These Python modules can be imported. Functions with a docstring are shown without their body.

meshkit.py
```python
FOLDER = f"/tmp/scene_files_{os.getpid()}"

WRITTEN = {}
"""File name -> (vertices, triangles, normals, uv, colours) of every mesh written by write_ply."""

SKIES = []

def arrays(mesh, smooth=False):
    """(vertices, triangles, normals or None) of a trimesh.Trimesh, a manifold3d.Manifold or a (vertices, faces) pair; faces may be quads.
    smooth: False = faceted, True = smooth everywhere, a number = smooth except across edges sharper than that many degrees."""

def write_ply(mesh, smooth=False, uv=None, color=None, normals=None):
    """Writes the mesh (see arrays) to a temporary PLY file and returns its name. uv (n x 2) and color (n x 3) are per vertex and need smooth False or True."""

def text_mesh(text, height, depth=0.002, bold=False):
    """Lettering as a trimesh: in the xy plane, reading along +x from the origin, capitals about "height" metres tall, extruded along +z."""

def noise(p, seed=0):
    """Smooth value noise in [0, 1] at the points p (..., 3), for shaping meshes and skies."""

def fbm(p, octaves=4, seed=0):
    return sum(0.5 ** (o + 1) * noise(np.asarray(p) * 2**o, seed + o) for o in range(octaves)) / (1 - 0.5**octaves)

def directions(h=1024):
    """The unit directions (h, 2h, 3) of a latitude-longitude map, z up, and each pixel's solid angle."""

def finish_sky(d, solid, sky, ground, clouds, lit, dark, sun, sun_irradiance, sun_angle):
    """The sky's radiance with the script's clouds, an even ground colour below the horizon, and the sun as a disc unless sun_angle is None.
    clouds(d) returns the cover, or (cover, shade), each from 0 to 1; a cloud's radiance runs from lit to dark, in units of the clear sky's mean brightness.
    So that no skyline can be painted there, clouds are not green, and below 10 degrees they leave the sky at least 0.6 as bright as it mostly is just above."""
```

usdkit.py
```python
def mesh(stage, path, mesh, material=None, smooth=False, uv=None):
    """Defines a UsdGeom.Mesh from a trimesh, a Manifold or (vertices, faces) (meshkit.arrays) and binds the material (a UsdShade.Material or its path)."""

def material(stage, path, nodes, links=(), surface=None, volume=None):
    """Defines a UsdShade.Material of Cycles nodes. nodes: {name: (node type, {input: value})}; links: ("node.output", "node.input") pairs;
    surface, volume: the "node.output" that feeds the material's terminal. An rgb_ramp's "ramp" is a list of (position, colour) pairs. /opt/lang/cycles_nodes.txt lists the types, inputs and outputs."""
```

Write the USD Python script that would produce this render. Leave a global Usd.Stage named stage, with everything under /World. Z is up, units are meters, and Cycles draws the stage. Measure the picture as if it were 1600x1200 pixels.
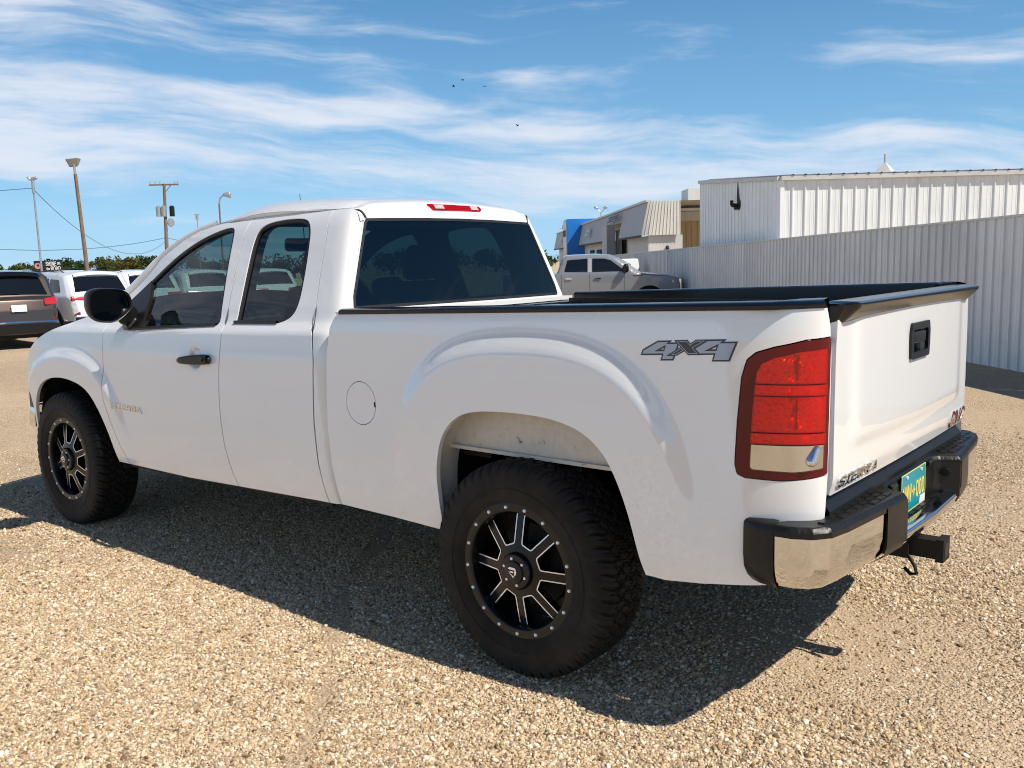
import math, numpy as np, shapely, trimesh, usdkit, meshkit
from pxr import Usd, UsdGeom, UsdLux, UsdShade, Sdf, Gf, Vt
from shapely.geometry import Polygon, Point, LineString, MultiPolygon, box as sbox
from shapely import affinity
from scipy.interpolate import PchipInterpolator as PCH, CubicSpline
from scipy.spatial import Delaunay

stage = Usd.Stage.CreateInMemory()
UsdGeom.SetStageUpAxis(stage, 'Z')
UsdGeom.SetStageMetersPerUnit(stage, 1.0)
UsdGeom.Xform.Define(stage, '/World')
UsdGeom.Scope.Define(stage, '/World/Looks')
PI = math.pi

# ------------------------------------------------------------------ camera
CAM = np.array([-2.15476, 3.58291, 1.59615])
YAW, PITCH, ROLL = -0.8831557, -0.1333898, -0.0237041
cf = np.array([math.cos(YAW)*math.cos(PITCH), math.sin(YAW)*math.cos(PITCH), math.sin(PITCH)])
cr = np.array([math.sin(YAW), -math.cos(YAW), 0.0]); cu = np.cross(cr, cf)
cr, cu = math.cos(ROLL)*cr+math.sin(ROLL)*cu, -math.sin(ROLL)*cr+math.cos(ROLL)*cu
cam = UsdGeom.Camera.Define(stage, '/World/camera')
cam.CreateHorizontalApertureAttr(36.0); cam.CreateVerticalApertureAttr(27.0)
cam.CreateFocalLengthAttr(36.0*1438.94/1600)
cam.CreateClippingRangeAttr(Gf.Vec2f(0.05, 5000))
EXPOSURE = 0.36
cam.CreateExposureAttr(EXPOSURE)
UsdGeom.Xformable(cam).AddTransformOp().Set(Gf.Matrix4d(*cr, 0, *cu, 0, *(-cf), 0, *CAM, 1))

# ------------------------------------------------------------------ sun and sky
SUN = np.array([-.83, -.09, 1.0]); SUN /= np.linalg.norm(SUN)
SUN_EL, SUN_ROT = math.asin(SUN[2]), math.atan2(SUN[0], SUN[1])
sun = UsdLux.DistantLight.Define(stage, '/World/sun')
sun.CreateIntensityAttr(1.25); sun.CreateAngleAttr(0.5); sun.CreateNormalizeAttr(True)
sun.CreateColorAttr(Gf.Vec3f(1.0, .93, .82))
zl = SUN; xl = np.cross([0, 0, 1], zl); xl /= np.linalg.norm(xl); yl = np.cross(zl, xl)
UsdGeom.Xformable(sun).AddTransformOp().Set(Gf.Matrix4d(*xl, 0, *yl, 0, *zl, 0, 0, 0, 30, 1))
dome = UsdLux.DomeLight.Define(stage, '/World/sky')
# cirrus streaks and a pale haze low down, placed by compass bearing and height in the sky
skyN = {
 'g': ('texture_coordinate', {}),
 'sky': ('sky_texture', {'sky_type': 'single_scattering', 'sun_disc': False, 'sun_elevation': SUN_EL, 'sun_rotation': SUN_ROT, 'altitude': 1300.0, 'air_density': 1.0, 'aerosol_density': .6, 'ozone_density': 3.0}),
 'sep': ('separate_xyz', {}), 'az': ('math', {'math_type': 'arctan2'}), 'el': ('math', {'math_type': 'arcsine'}),
 'uv': ('combine_xyz', {'z': 0.0}), 'azc': ('math', {'math_type': 'add', 'value2': .883}), 'lean': ('math', {'math_type': 'multiply_add', 'value2': -.075}),
 'w1': ('noise_texture', {'scale': 2.6, 'detail': 3.0, 'roughness': .5}), 'w1m': ('math', {'math_type': 'multiply_add', 'value2': .09, 'value3': -.045}), 'elw': ('math', {'math_type': 'add'}),
 'st': ('combine_xyz', {'z': 3.7}), 'azs': ('math', {'math_type': 'multiply', 'value2': 2.2}), 'els': ('math', {'math_type': 'multiply', 'value2': 17.0}),
 'n1': ('noise_texture', {'scale': 1.0, 'detail': 7.0, 'roughness': .58, 'distortion': .4}),
 'st2': ('combine_xyz', {'z': 9.1}), 'azs2': ('math', {'math_type': 'multiply', 'value2': 9.0}), 'els2': ('math', {'math_type': 'multiply', 'value2': 60.0}),
 'n2': ('noise_texture', {'scale': 1.0, 'detail': 5.0, 'roughness': .6, 'distortion': .2}),
 'band': ('rgb_ramp', {'ramp': [(0, (.18,)*3), (.03, (.22,)*3), (.065, (.36,)*3), (.10, (.53,)*3), (.14, (.60,)*3), (.158, (.46,)*3), (.172, (.24,)*3), (.185, (.24,)*3), (.205, (.42,)*3), (.22, (.40,)*3), (.25, (.36,)*3), (.30, (.34,)*3), (.45, (.20,)*3), (1, (.06,)*3)]}),
 'bw': ('rgb_to_bw', {}), 'n1s': ('math', {'math_type': 'multiply_add', 'value2': 1.35, 'value3': -.675}), 'n2s': ('math', {'math_type': 'multiply_add', 'value2': .55, 'value3': -.275}),
 'lw': ('math', {'math_type': 'multiply', 'value2': .34}), 'lcl': ('clamp', {'min': -.03, 'max': .17}), 'add0': ('math', {'math_type': 'add'}),
 'add1': ('math', {'math_type': 'add'}), 'add2': ('math', {'math_type': 'add'}),
 'cov': ('map_range', {'range_type': 'smoothstep', 'from_min': .30, 'from_max': .80, 'to_min': 0.0, 'to_max': .92, 'clamp': True}),
 'haze': ('rgb_ramp', {'ramp': [(0, (.80,)*3), (.5, (.80,)*3), (.53, (.66,)*3), (.57, (.47,)*3), (.62, (.33,)*3), (.70, (.14,)*3), (.80, (.03,)*3), (1, (0, 0, 0))]}), 'eh': ('math', {'math_type': 'multiply_add', 'value2': .5, 'value3': .5}),
 'hb': ('rgb_to_bw', {}), 'hc': ('color', {'value': (6.0, 11.2, 16.5)}), 'sat': ('hsv', {'hue': .5, 'saturation': 1.5, 'value': 1.35, 'fac': 1.0}), 'hm': ('mix_color', {'blend_type': 'mix', 'use_clamp_result': False}),
 'cloud': ('color', {'value': (12.2, 13.0, 14.6)}), 'mix': ('mix_color', {'blend_type': 'mix'}),
 'bg': ('background_shader', {'strength': .05}),
}
skyL = [('g.generated', 'sep.vector'), ('sep.y', 'az.value1'), ('sep.x', 'az.value2'), ('sep.z', 'el.value1'),
 ('az.value', 'uv.x'), ('el.value', 'uv.y'), ('uv.vector', 'w1.vector'), ('w1.fac', 'w1m.value1'), ('az.value', 'azc.value1'),
 ('azc.value', 'lean.value1'), ('el.value', 'lean.value3'), ('lean.value', 'elw.value1'), ('w1m.value', 'elw.value2'),
 ('az.value', 'azs.value1'), ('elw.value', 'els.value1'), ('azs.value', 'st.x'), ('els.value', 'st.y'), ('st.vector', 'n1.vector'),
 ('az.value', 'azs2.value1'), ('elw.value', 'els2.value1'), ('azs2.value', 'st2.x'), ('els2.value', 'st2.y'), ('st2.vector', 'n2.vector'),
 ('elw.value', 'band.fac'), ('band.color', 'bw.color'), ('azc.value', 'lw.value1'), ('lw.value', 'lcl.value'), ('lcl.result', 'add0.value1'), ('bw.val', 'add0.value2'),
 ('n1.fac', 'n1s.value1'), ('n2.fac', 'n2s.value1'), ('n1s.value', 'add1.value1'), ('n2s.value', 'add1.value2'),
 ('add0.value', 'add2.value1'), ('add1.value', 'add2.value2'), ('add2.value', 'cov.value'),
 ('sep.z', 'eh.value1'), ('eh.value', 'haze.fac'), ('haze.color', 'hb.color'), ('hb.val', 'hm.fac'), ('sky.color', 'sat.color'), ('sat.color', 'hm.a'), ('hc.color', 'hm.b'),
 ('hm.result', 'mix.a'), ('cloud.color', 'mix.b'), ('cov.result', 'mix.fac'), ('mix.result', 'bg.color')]
SKYMAT = usdkit.material(stage, '/World/Looks/sky_look', skyN, skyL, surface='bg.background')
UsdShade.MaterialBindingAPI.Apply(dome.GetPrim()).Bind(SKYMAT)
dome.GetPrim().SetCustomDataByKey('kind', 'structure')

# ------------------------------------------------------------------ helpers
taken = {}
def path_for(name, parent):
    p = parent if isinstance(parent, str) else str(parent.GetPath())
    k = taken.get((p, name), 0); taken[(p, name)] = k+1
    return f'{p}/{name}' if k == 0 else f'{p}/{name}_{k:03d}'
def tag(o, label=None, cat=None, group=None, kind=None):
    for k, v in (('label', label), ('category', cat), ('group', group), ('kind', kind)):
        if v: o.SetCustomDataByKey(k, v)
    return o
def obj(name, mesh, mat, parent='/World', smooth=False, kind=None, label=None):
    m = usdkit.mesh(stage, path_for(name, parent), mesh, mat, smooth=smooth)
    return tag(m.GetPrim(), kind=kind, label=label)
def thing(name, label=None, cat=None, loc=None, rotz=0, group=None, parent='/World', scale=None):
    x = UsdGeom.Xform.Define(stage, path_for(name, parent))
    if loc is not None: x.AddTranslateOp().Set(Gf.Vec3d(*map(float, loc)))
    if rotz: x.AddRotateZOp().Set(math.degrees(rotz))
    return tag(x.GetPrim(), label, cat, group)
def holder(name, parent): return UsdGeom.Xform.Define(stage, path_for(name, parent)).GetPrim()
def dup(root, loc, rotz=0, label=None, group=None):
    was = root.GetCustomData()
    r = thing(root.GetName().rstrip('0123456789').rstrip('_'), label or was.get('label'), was.get('category'), loc, rotz, group or was.get('group'))
    r.GetReferences().AddInternalReference(root.GetPath())
    r.SetInstanceable(True)
    return r

def mat(name, nodes=None, links=(), surface='p.BSDF', **p):
    nodes = dict(nodes or {})
    if 'p' not in nodes: nodes['p'] = ('principled_bsdf', p)
    return usdkit.material(stage, '/World/Looks/'+name, nodes, links, surface=surface)
def noisy(name, c1, c2, scale=8, rough=.6, bump=0.0, bscale=None, detail=5, **p):
    """principled colour that varies with object-space noise, optional fine bump"""
    n = {'tc': ('geometry', {}), 'n': ('noise_texture', {'scale': float(scale), 'detail': float(detail), 'roughness': .6}),
         'r': ('rgb_ramp', {'ramp': [(.3, c1), (.7, c2)]}), 'p': ('principled_bsdf', {'roughness': rough, **p})}
    l = [('tc.position', 'n.vector'), ('n.fac', 'r.fac'), ('r.color', 'p.base_color')]
    if bump:
        n['n2'] = ('noise_texture', {'scale': float(bscale or scale*8), 'detail': 3.0}); n['b'] = ('bump', {'distance': bump, 'strength': 1.0})
        l += [('tc.position', 'n2.vector'), ('n2.fac', 'b.height'), ('b.normal', 'p.normal')]
    return mat(name, n, l)
FRES = {'f': ('layer_weight', {'blend': .5}), 'f5': ('math', {'math_type': 'power', 'value2': 5.0}), 'ff': ('math', {'math_type': 'multiply_add', 'value2': .92, 'value3': .05})}
FRESL = [('f.facing', 'f5.value1'), ('f5.value', 'ff.value1')]
def pane(name, tint, rough=0.0, gl=(1, 1, 1)):
    """see-through sheet: clear tint mixed with a mirror reflection that grows at grazing angles, the same from both sides"""
    return usdkit.material(stage, '/World/Looks/'+name, {'t': ('transparent_bsdf', {'color': tint}), 'g': ('glossy_bsdf', {'color': gl, 'roughness': rough, 'distribution': 'ggx'}),
        **FRES, 'm': ('mix_closure', {})}, FRESL+[('ff.value', 'm.fac'), ('t.BSDF', 'm.closure1'), ('g.BSDF', 'm.closure2')], surface='m.closure')

def join(*ms):
    ms = [m for m in ms if m is not None]
    vs, fs, n = [], [], 0
    for m in ms:
        v, f, _ = meshkit.arrays(m); vs.append(v); fs.append(f+n); n += len(v)
    return trimesh.Trimesh(np.vstack(vs), np.vstack(fs), process=False)
def bx(x0, x1, y0, y1, z0, z1):
    m = trimesh.creation.box(extents=[abs(x1-x0), abs(y1-y0), abs(z1-z0)]); m.apply_translation([(x0+x1)/2, (y0+y1)/2, (z0+z1)/2]); return m
def rbox(x0, x1, y0, y1, z0, z1, r=.01, seg=8):
    """box with rounded edges (hull of spheres)"""
    import manifold3d as m3
    s = [m3.Manifold.sphere(r, seg).translate([x, y, z]) for x in (x0+r, x1-r) for y in (y0+r, y1-r) for z in (z0+r, z1-r)]
    m = m3.Manifold.batch_hull(s).to_mesh()
    return trimesh.Trimesh(m.vert_properties[:, :3], m.tri_verts, process=False)
def hull(pts_r, seg=12):
    import manifold3d as m3
    m = m3.Manifold.batch_hull([m3.Manifold.sphere(r, seg).translate(list(p)) for p, r in pts_r]).to_mesh()
    return trimesh.Trimesh(m.vert_properties[:, :3], m.tri_verts, process=False)
def cyl(p0, p1, r0, r1=None, n=16, caps=True):
    p0, p1 = np.array(p0, float), np.array(p1, float); r1 = r0 if r1 is None else r1
    d = p1-p0; d /= np.linalg.norm(d); a = np.cross(d, [0, 0, 1] if abs(d[2]) < .9 else [1, 0, 0]); a /= np.linalg.norm(a); b = np.cross(d, a)
    t = np.linspace(0, 2*PI, n, endpoint=False); ring = np.cos(t)[:, None]*a+np.sin(t)[:, None]*b
    v = np.vstack([p0+ring*r0, p1+ring*r1, [p0, p1]]); i = np.arange(n); j = (i+1) % n
    f = [np.stack([i, j, j+n], 1), np.stack([i, j+n, i+n], 1)]
    if caps: f += [np.stack([np.full(n, 2*n), j, i], 1), np.stack([np.full(n, 2*n+1), i+n, j+n], 1)]
    return trimesh.Trimesh(v, np.vstack(f), process=False)
def tube(pts, r, n=8):
    """round tube along points, radius scalar or per point"""
    pts = np.asarray(pts, float); r = np.broadcast_to(r, len(pts)); t = np.gradient(pts, axis=0); t /= np.linalg.norm(t, axis=1)[:, None]
    a = np.array([0, 0, 1.]) if abs(t[0][2]) < .9 else np.array([1., 0, 0]); V = []
    ang = np.linspace(0, 2*PI, n, endpoint=False)
    for k in range(len(pts)):
        a = a-t[k]*(a@t[k]); a /= np.linalg.norm(a); b = np.cross(t[k], a)
        V.append(pts[k]+r[k]*(np.cos(ang)[:, None]*a+np.sin(ang)[:, None]*b))
    return grid(np.array(V), wrap_v=True)
def grid(P, wrap_u=False, wrap_v=False):
    P = np.asarray(P, float); nu, nv = P.shape[:2]; idx = np.arange(nu*nv).reshape(nu, nv)
    if wrap_u: idx = np.vstack([idx, idx[:1]])
    if wrap_v: idx = np.hstack([idx, idx[:, :1]])
    a, b, c, d = idx[:-1, :-1].ravel(), idx[1:, :-1].ravel(), idx[1:, 1:].ravel(), idx[:-1, 1:].ravel()
    return trimesh.Trimesh(P.reshape(-1, 3), np.vstack([np.stack([a, b, c], 1), np.stack([a, c, d], 1)]), process=False)
def flip(m): return trimesh.Trimesh(m.vertices, m.faces[:, ::-1], process=False)
def mirror(m):
    v, f, _ = meshkit.arrays(m); return trimesh.Trimesh(v*[1, -1, 1], f[:, ::-1], process=False)
def polys(g): return [p for p in getattr(g, 'geoms', [g]) if p.geom_type == 'Polygon' and p.area > 1e-7]
def extr(poly, h, z0=0.0):
    ms = []
    for p in polys(poly):
        m = trimesh.creation.extrude_polygon(p, h, engine='earcut'); m.apply_translation([0, 0, z0]); ms.append(m)
    return join(*ms)
def chaikin(pts, n=2):
    p = np.array(pts, float)
    for _ in range(n):
        q = np.roll(p, -1, axis=0); p = np.stack([p*.75+q*.25, p*.25+q*.75], 1).reshape(-1, 2)
    return Polygon(p)
def rnd(pts, r):
    p = pts if isinstance(pts, Polygon) else Polygon(pts)
    return p.buffer(-r, quad_segs=8).buffer(r, quad_segs=8)
def tri2(P, h):
    """triangulates a shapely polygon with interior points about h apart: (uv, faces, list of boundary index loops)"""
    rings = [P.exterior]+list(P.interiors); pts, loops, n = [], [], 0
    for k, r in enumerate(rings):
        c = np.array(shapely.segmentize(r, h*.8).coords)[:-1]
        if shapely.LinearRing(c).is_ccw != (k == 0): c = c[::-1]
        pts.append(c); loops.append(np.arange(n, n+len(c))); n += len(c)
    x0, y0, x1, y1 = P.bounds; gx, gy = np.meshgrid(np.arange(x0, x1, h), np.arange(y0, y1, h*.866))
    gx = gx+(np.arange(gx.shape[0]) % 2)[:, None]*h/2; q = np.stack([gx.ravel(), gy.ravel()], 1)
    inner = P.buffer(-h*.45)
    if not inner.is_empty: pts.append(q[shapely.contains_xy(inner, q[:, 0], q[:, 1])])
    uv = np.vstack(pts); t = Delaunay(uv).simplices; c = uv[t].mean(1)
    t = t[shapely.contains_xy(P, c[:, 0], c[:, 1])]
    a, b, d = uv[t[:, 0]], uv[t[:, 1]], uv[t[:, 2]]
    area = (b[:, 0]-a[:, 0])*(d[:, 1]-a[:, 1])-(b[:, 1]-a[:, 1])*(d[:, 0]-a[:, 0])
    t = t[np.abs(area) > 1e-10]; area = area[np.abs(area) > 1e-10]
    t[area < 0] = t[area < 0][:, ::-1]
    return uv, t, loops
def panel(surf, P, h=.02, flange=.03, off=0.0, out=(0, 1, 0), back=False, roll=.0):
    """sheet over the parameter polygon P, lifted by surf(u, v), its edges folded inwards by flange; out: rough outward direction"""
    ms = []
    for p in polys(P):
        uv, t, loops = tri2(p, h); e = 1e-3
        def S(a, b): return np.asarray(surf(a, b), float)
        X = S(uv[:, 0], uv[:, 1]); du = S(uv[:, 0]+e, uv[:, 1])-S(uv[:, 0]-e, uv[:, 1]); dv = S(uv[:, 0], uv[:, 1]+e)-S(uv[:, 0], uv[:, 1]-e)
        N = np.cross(du, dv); N /= np.maximum(np.linalg.norm(N, axis=1), 1e-12)[:, None]
        if (N@np.array(out)).mean() < 0: N = -N; t = t[:, ::-1]; loops = [l[::-1] for l in loops]
        X = X+N*off; V, F, n = [X], [t], len(X)
        if flange:
            for l in loops:
                A = X[l]; B = A-N[l]*flange; m = len(l); i = np.arange(m); j = (i+1) % m
                V += [A, B]; F += [np.stack([n+i, n+m+j, n+j], 1), np.stack([n+i, n+m+i, n+m+j], 1)]; n += 2*m
        if back:
            V.append(X-N*flange); F.append(t[:, ::-1]+n); n += len(X)
        ms.append(trimesh.Trimesh(np.vstack(V), np.vstack(F), process=False))
    return join(*ms)
def revolve_y(prof, n=96, cx=0, cz=0):
    """profile of (y, radius) turned about the y axis through (cx, cz)"""
    prof = np.asarray(prof, float); a = np.linspace(0, 2*PI, n, endpoint=False)
    P = np.stack([np.broadcast_to(cx+prof[:, 1][None]*np.cos(a)[:, None], (n, len(prof))), np.broadcast_to(prof[:, 0][None], (n, len(prof))), cz+prof[:, 1][None]*np.sin(a)[:, None]], -1)
    return flip(grid(P, wrap_u=True))
def text_on(text, h, width, depth=.004, bold=True):
    """lettering scaled to h x width, centred on the origin, in the xy plane"""
    m = meshkit.text_mesh(text, 1.0, depth=1.0, bold=bold); b = m.bounds
    v = (np.array(m.vertices)-[(b[0, 0]+b[1, 0])/2, (b[0, 1]+b[1, 1])/2, 0])*[width/(b[1, 0]-b[0, 0]), h/(b[1, 1]-b[0, 1]), depth]
    return trimesh.Trimesh(v, m.faces, process=False)
def to_plane(m, o, ux, uy):
    """maps xy plane mesh (z = thickness) to origin o with axes ux, uy"""
    ux = np.array(ux, float); uy = np.array(uy, float); n = np.cross(ux, uy); v = np.asarray(m.vertices)
    return trimesh.Trimesh(np.array(o)+v[:, :1]*ux+v[:, 1:2]*uy+v[:, 2:3]*n, m.faces, process=False)
# ------------------------------------------------------------------ materials
WHITE = mat('white_paint', {'tc': ('geometry', {}), 'n': ('noise_texture', {'scale': 5.0, 'detail': 8.0, 'roughness': .7}), 's': ('separate_xyz', {}),
    'lo': ('map_range', {'from_min': .95, 'from_max': .45, 'to_min': 0.0, 'to_max': .15, 'clamp': True}), 'nr': ('map_range', {'from_min': .42, 'from_max': .7, 'clamp': True}),
    'mu': ('math', {'math_type': 'multiply'}), 'mx': ('mix_color', {'a': (.70, .70, .698), 'b': (.55, .47, .38)}),
    'op': ('noise_texture', {'scale': 900.0, 'detail': 1.0}), 'bp': ('bump', {'distance': .00006, 'strength': .5}),
    'p': ('principled_bsdf', {'roughness': .35, 'specular_ior_level': .3, 'coat_weight': 1.0, 'coat_roughness': .015, 'coat_ior': 1.9})},
    [('tc.position', 'n.vector'), ('tc.position', 's.vector'), ('s.z', 'lo.value'), ('n.fac', 'nr.value'), ('lo.result', 'mu.value1'), ('nr.result', 'mu.value2'), ('mu.value', 'mx.fac'), ('mx.result', 'p.base_color')])
PLASTIC = noisy('black_plastic', (.006,)*3, (.011, .0105, .010), 20, .36, bump=.0003, bscale=600, specular_ior_level=.28)
GLOSSBLACK = mat('gloss_black', base_color=(.005, .005, .006), roughness=.18, specular_ior_level=.4)
RUBBER = noisy('tyre_rubber', (.006, .0057, .0055), (.020, .016, .0125), 14, .68, bump=.0006, bscale=300, specular_ior_level=.22)
SEAL = mat('window_seal', base_color=(.01, .01, .01), roughness=.5)
CHROME = noisy('chrome', (.80, .80, .80), (.74, .73, .71), 6, .045, metallic=1.0)
WHEELBLACK = noisy('wheel_black', (.004, .004, .0045), (.009, .008, .007), 18, .26, specular_ior_level=.35)
MILLED = mat('milled_metal', base_color=(.86, .87, .89), metallic=.55, roughness=.22)
BOLT = mat('bolt_metal', base_color=(.85, .84, .82), metallic=.35, roughness=.3)
GLASS_SIDE = pane('side_glass', (.15, .24, .23))
GLASS_REAR = pane('rear_glass', (.10, .13, .14))
GLASS_FRONT = pane('windscreen_glass', (.78, .85, .83))
GLASS_DARK = mat('dark_tinted_glass', base_color=(.006, .007, .009), roughness=.02)
RED_LENS = usdkit.material(stage, '/World/Looks/red_lens', {'tc': ('geometry', {}), 'vv': ('voronoi_texture', {'scale': 60.0, 'feature': 'f1', 'metric': 'chebychev', 'randomness': .35}), 'bb': ('bump', {'distance': .006, 'strength': .55}), 'd': ('translucent_bsdf', {'color': (.9, .025, .01)}), 'df': ('diffuse_bsdf', {'color': (.60, .008, .006)}), 't': ('transparent_bsdf', {'color': (.95, .04, .02)}),
    'm0': ('mix_closure', {'fac': .5}), 'm1': ('mix_closure', {'fac': .58}), 'g': ('glossy_bsdf', {'color': (1, 1, 1), 'roughness': .03}), **FRES, 'm2': ('mix_closure', {})},
    FRESL+[('tc.position', 'vv.vector'), ('vv.distance', 'bb.height'), ('bb.normal', 'df.normal'), ('bb.normal', 'd.normal'), ('d.BSDF', 'm0.closure1'), ('df.BSDF', 'm0.closure2'), ('m0.closure', 'm1.closure1'), ('t.BSDF', 'm1.closure2'), ('ff.value', 'm2.fac'), ('m1.closure', 'm2.closure1'), ('g.BSDF', 'm2.closure2')], surface='m2.closure')
RED_FRAME = mat('red_lamp_frame', base_color=(.09, .0015, .004), roughness=.08, specular_ior_level=.4)
CLEAR_LENS = pane('clear_lens', (.93, .93, .92))
REFLECTOR = mat('lamp_reflector', {'tc': ('geometry', {}), 'v': ('voronoi_texture', {'scale': 70.0, 'feature': 'f1'}), 'b': ('bump', {'distance': .012, 'strength': 1.0}), 'p': ('principled_bsdf', {'base_color': (.85, .85, .86), 'metallic': 1.0, 'roughness': .05})},
    [('tc.position', 'v.vector'), ('v.distance', 'b.height'), ('b.normal', 'p.normal')])
INTERIOR = noisy('cabin_plastic', (.012, .012, .013), (.02, .02, .022), 10, .6)
FABRIC = noisy('seat_fabric', (.02, .02, .022), (.035, .034, .035), 60, .9)
WELL = mat('wheel_well_paint', {'tc': ('geometry', {}), 'n': ('noise_texture', {'scale': 26.0, 'detail': 6.0, 'roughness': .75}), 'r': ('rgb_ramp', {'ramp': [(.30, (.03, .028, .025)), (.37, (.50, .46, .40)), (.60, (.58, .53, .46)), (.8, (.40, .34, .27))]}), 'p': ('principled_bsdf', {'roughness': .55})},
    [('tc.position', 'n.vector'), ('n.fac', 'r.fac'), ('r.color', 'p.base_color')])
FRAME = noisy('frame_black', (.005, .005, .005), (.013, .011, .009), 12, .6, specular_ior_level=.25)
LINER = noisy('bed_liner', (.012,)*3, (.022,)*3, 40, .5, bump=.001, bscale=200)
DECAL_GREY = mat('decal_grey', base_color=(.31, .36, .43), roughness=.35, coat_weight=.5)
DECAL_DARK = mat('decal_dark', base_color=(.012, .013, .022), roughness=.3, coat_weight=.5)
EMBLEM_RED = mat('emblem_red', base_color=(.12, .008, .014), roughness=.2, coat_weight=1.0)
PLATE_BLUE = mat('plate_turquoise', base_color=(.0, .22, .27), roughness=.35)
PLATE_YELLOW = mat('plate_yellow', base_color=(.75, .58, .10), roughness=.35)
PLATE_RED = mat('plate_red', base_color=(.45, .05, .02), roughness=.4)
PLATE_WHITE = mat('plate_white', base_color=(.7, .7, .68), roughness=.4)
GALV = noisy('galvanised_steel', (.32, .33, .34), (.42, .42, .42), 6, .45, metallic=.6)
WOOD = noisy('pole_wood', (.13, .08, .052), (.22, .145, .10), 6, .85)
# ------------------------------------------------------------------ the white pickup: surfaces
RAKE = .025
CABP = PCH(*np.array([(.35, .84), (.45, .885), (.52, .915), (.62, .938), (.8, .953), (.95, .957), (1.1, .953), (1.2, .946), (1.27, .936), (1.295, .931), (1.300, .928), (1.336, .893), (1.344, .886), (1.42, .855), (1.6, .785), (1.75, .722), (1.82, .686), (1.86, .650), (1.885, .60), (1.90, .53), (2.0, .3)]).T)
BEDP = PCH(*np.array([(.35, .86), (.45, .90), (.52, .925), (.62, .942), (.8, .953), (.95, .957), (1.1, .955), (1.25, .949), (1.36, .942), (1.40, .934), (1.43, .915), (1.6, .90)]).T)
ARCH_R = chaikin([(.43, .20), (.416, .50), (.413, .66), (.41, .754), (.372, .89), (.293, .985), (.19, 1.025), (.03, 1.036), (-.1, 1.036), (-.208, 1.028), (-.319, 1.0), (-.398, .945), (-.448, .87), (-.502, .714), (-.535, .506), (-.60, .20)], 3)
ARCH_F = chaikin([(3.04, .20), (3.075, .45), (3.10, .63), (3.18, .795), (3.296, .90), (3.53, .941), (3.755, .934), (3.924, .882), (4.03, .775), (4.085, .65), (4.11, .5), (4.14, .20)], 3)
HULL_R, HULL_F = ARCH_R.convex_hull, ARCH_F.convex_hull
def sstep(t):
    t = np.clip(t, 0, 1); return t*t*(3-2*t)
def bump(x, zb, arch, d0=.20, w=.085, A=.026):
    d = shapely.distance(arch, shapely.points(x, zb))
    t=np.clip(1-(d-d0)/w,0,1); return A*(.6*sstep(t)+.4*t**1.6)*sstep((zb-.52)/.55)
def zbf(x, z): return z+RAKE*(x-1)
def Ycab(x, z):
    zb = zbf(x, z); y = CABP(zb)
    y = y-.035*sstep((zb-1.3)/.3)*np.clip((x-1.9)/1.0, 0, 2)**2
    y = y-.02*np.clip(x-3.2, 0, 2)-.10*np.clip((x-3.95)/.6, 0, 2)**2
    y = y+bump(x, zb, HULL_F, .19, .075, .025)
    y = y-.016*sstep((.062-np.hypot(x-2.13, z-1.135))/.025)
    return y
def Ybed(x, z): return BEDP(zbf(x, z))+bump(x, zbf(x, z), HULL_R)
BX, BA, BLEN, YT = -.83, .305, .40, .797
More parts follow.
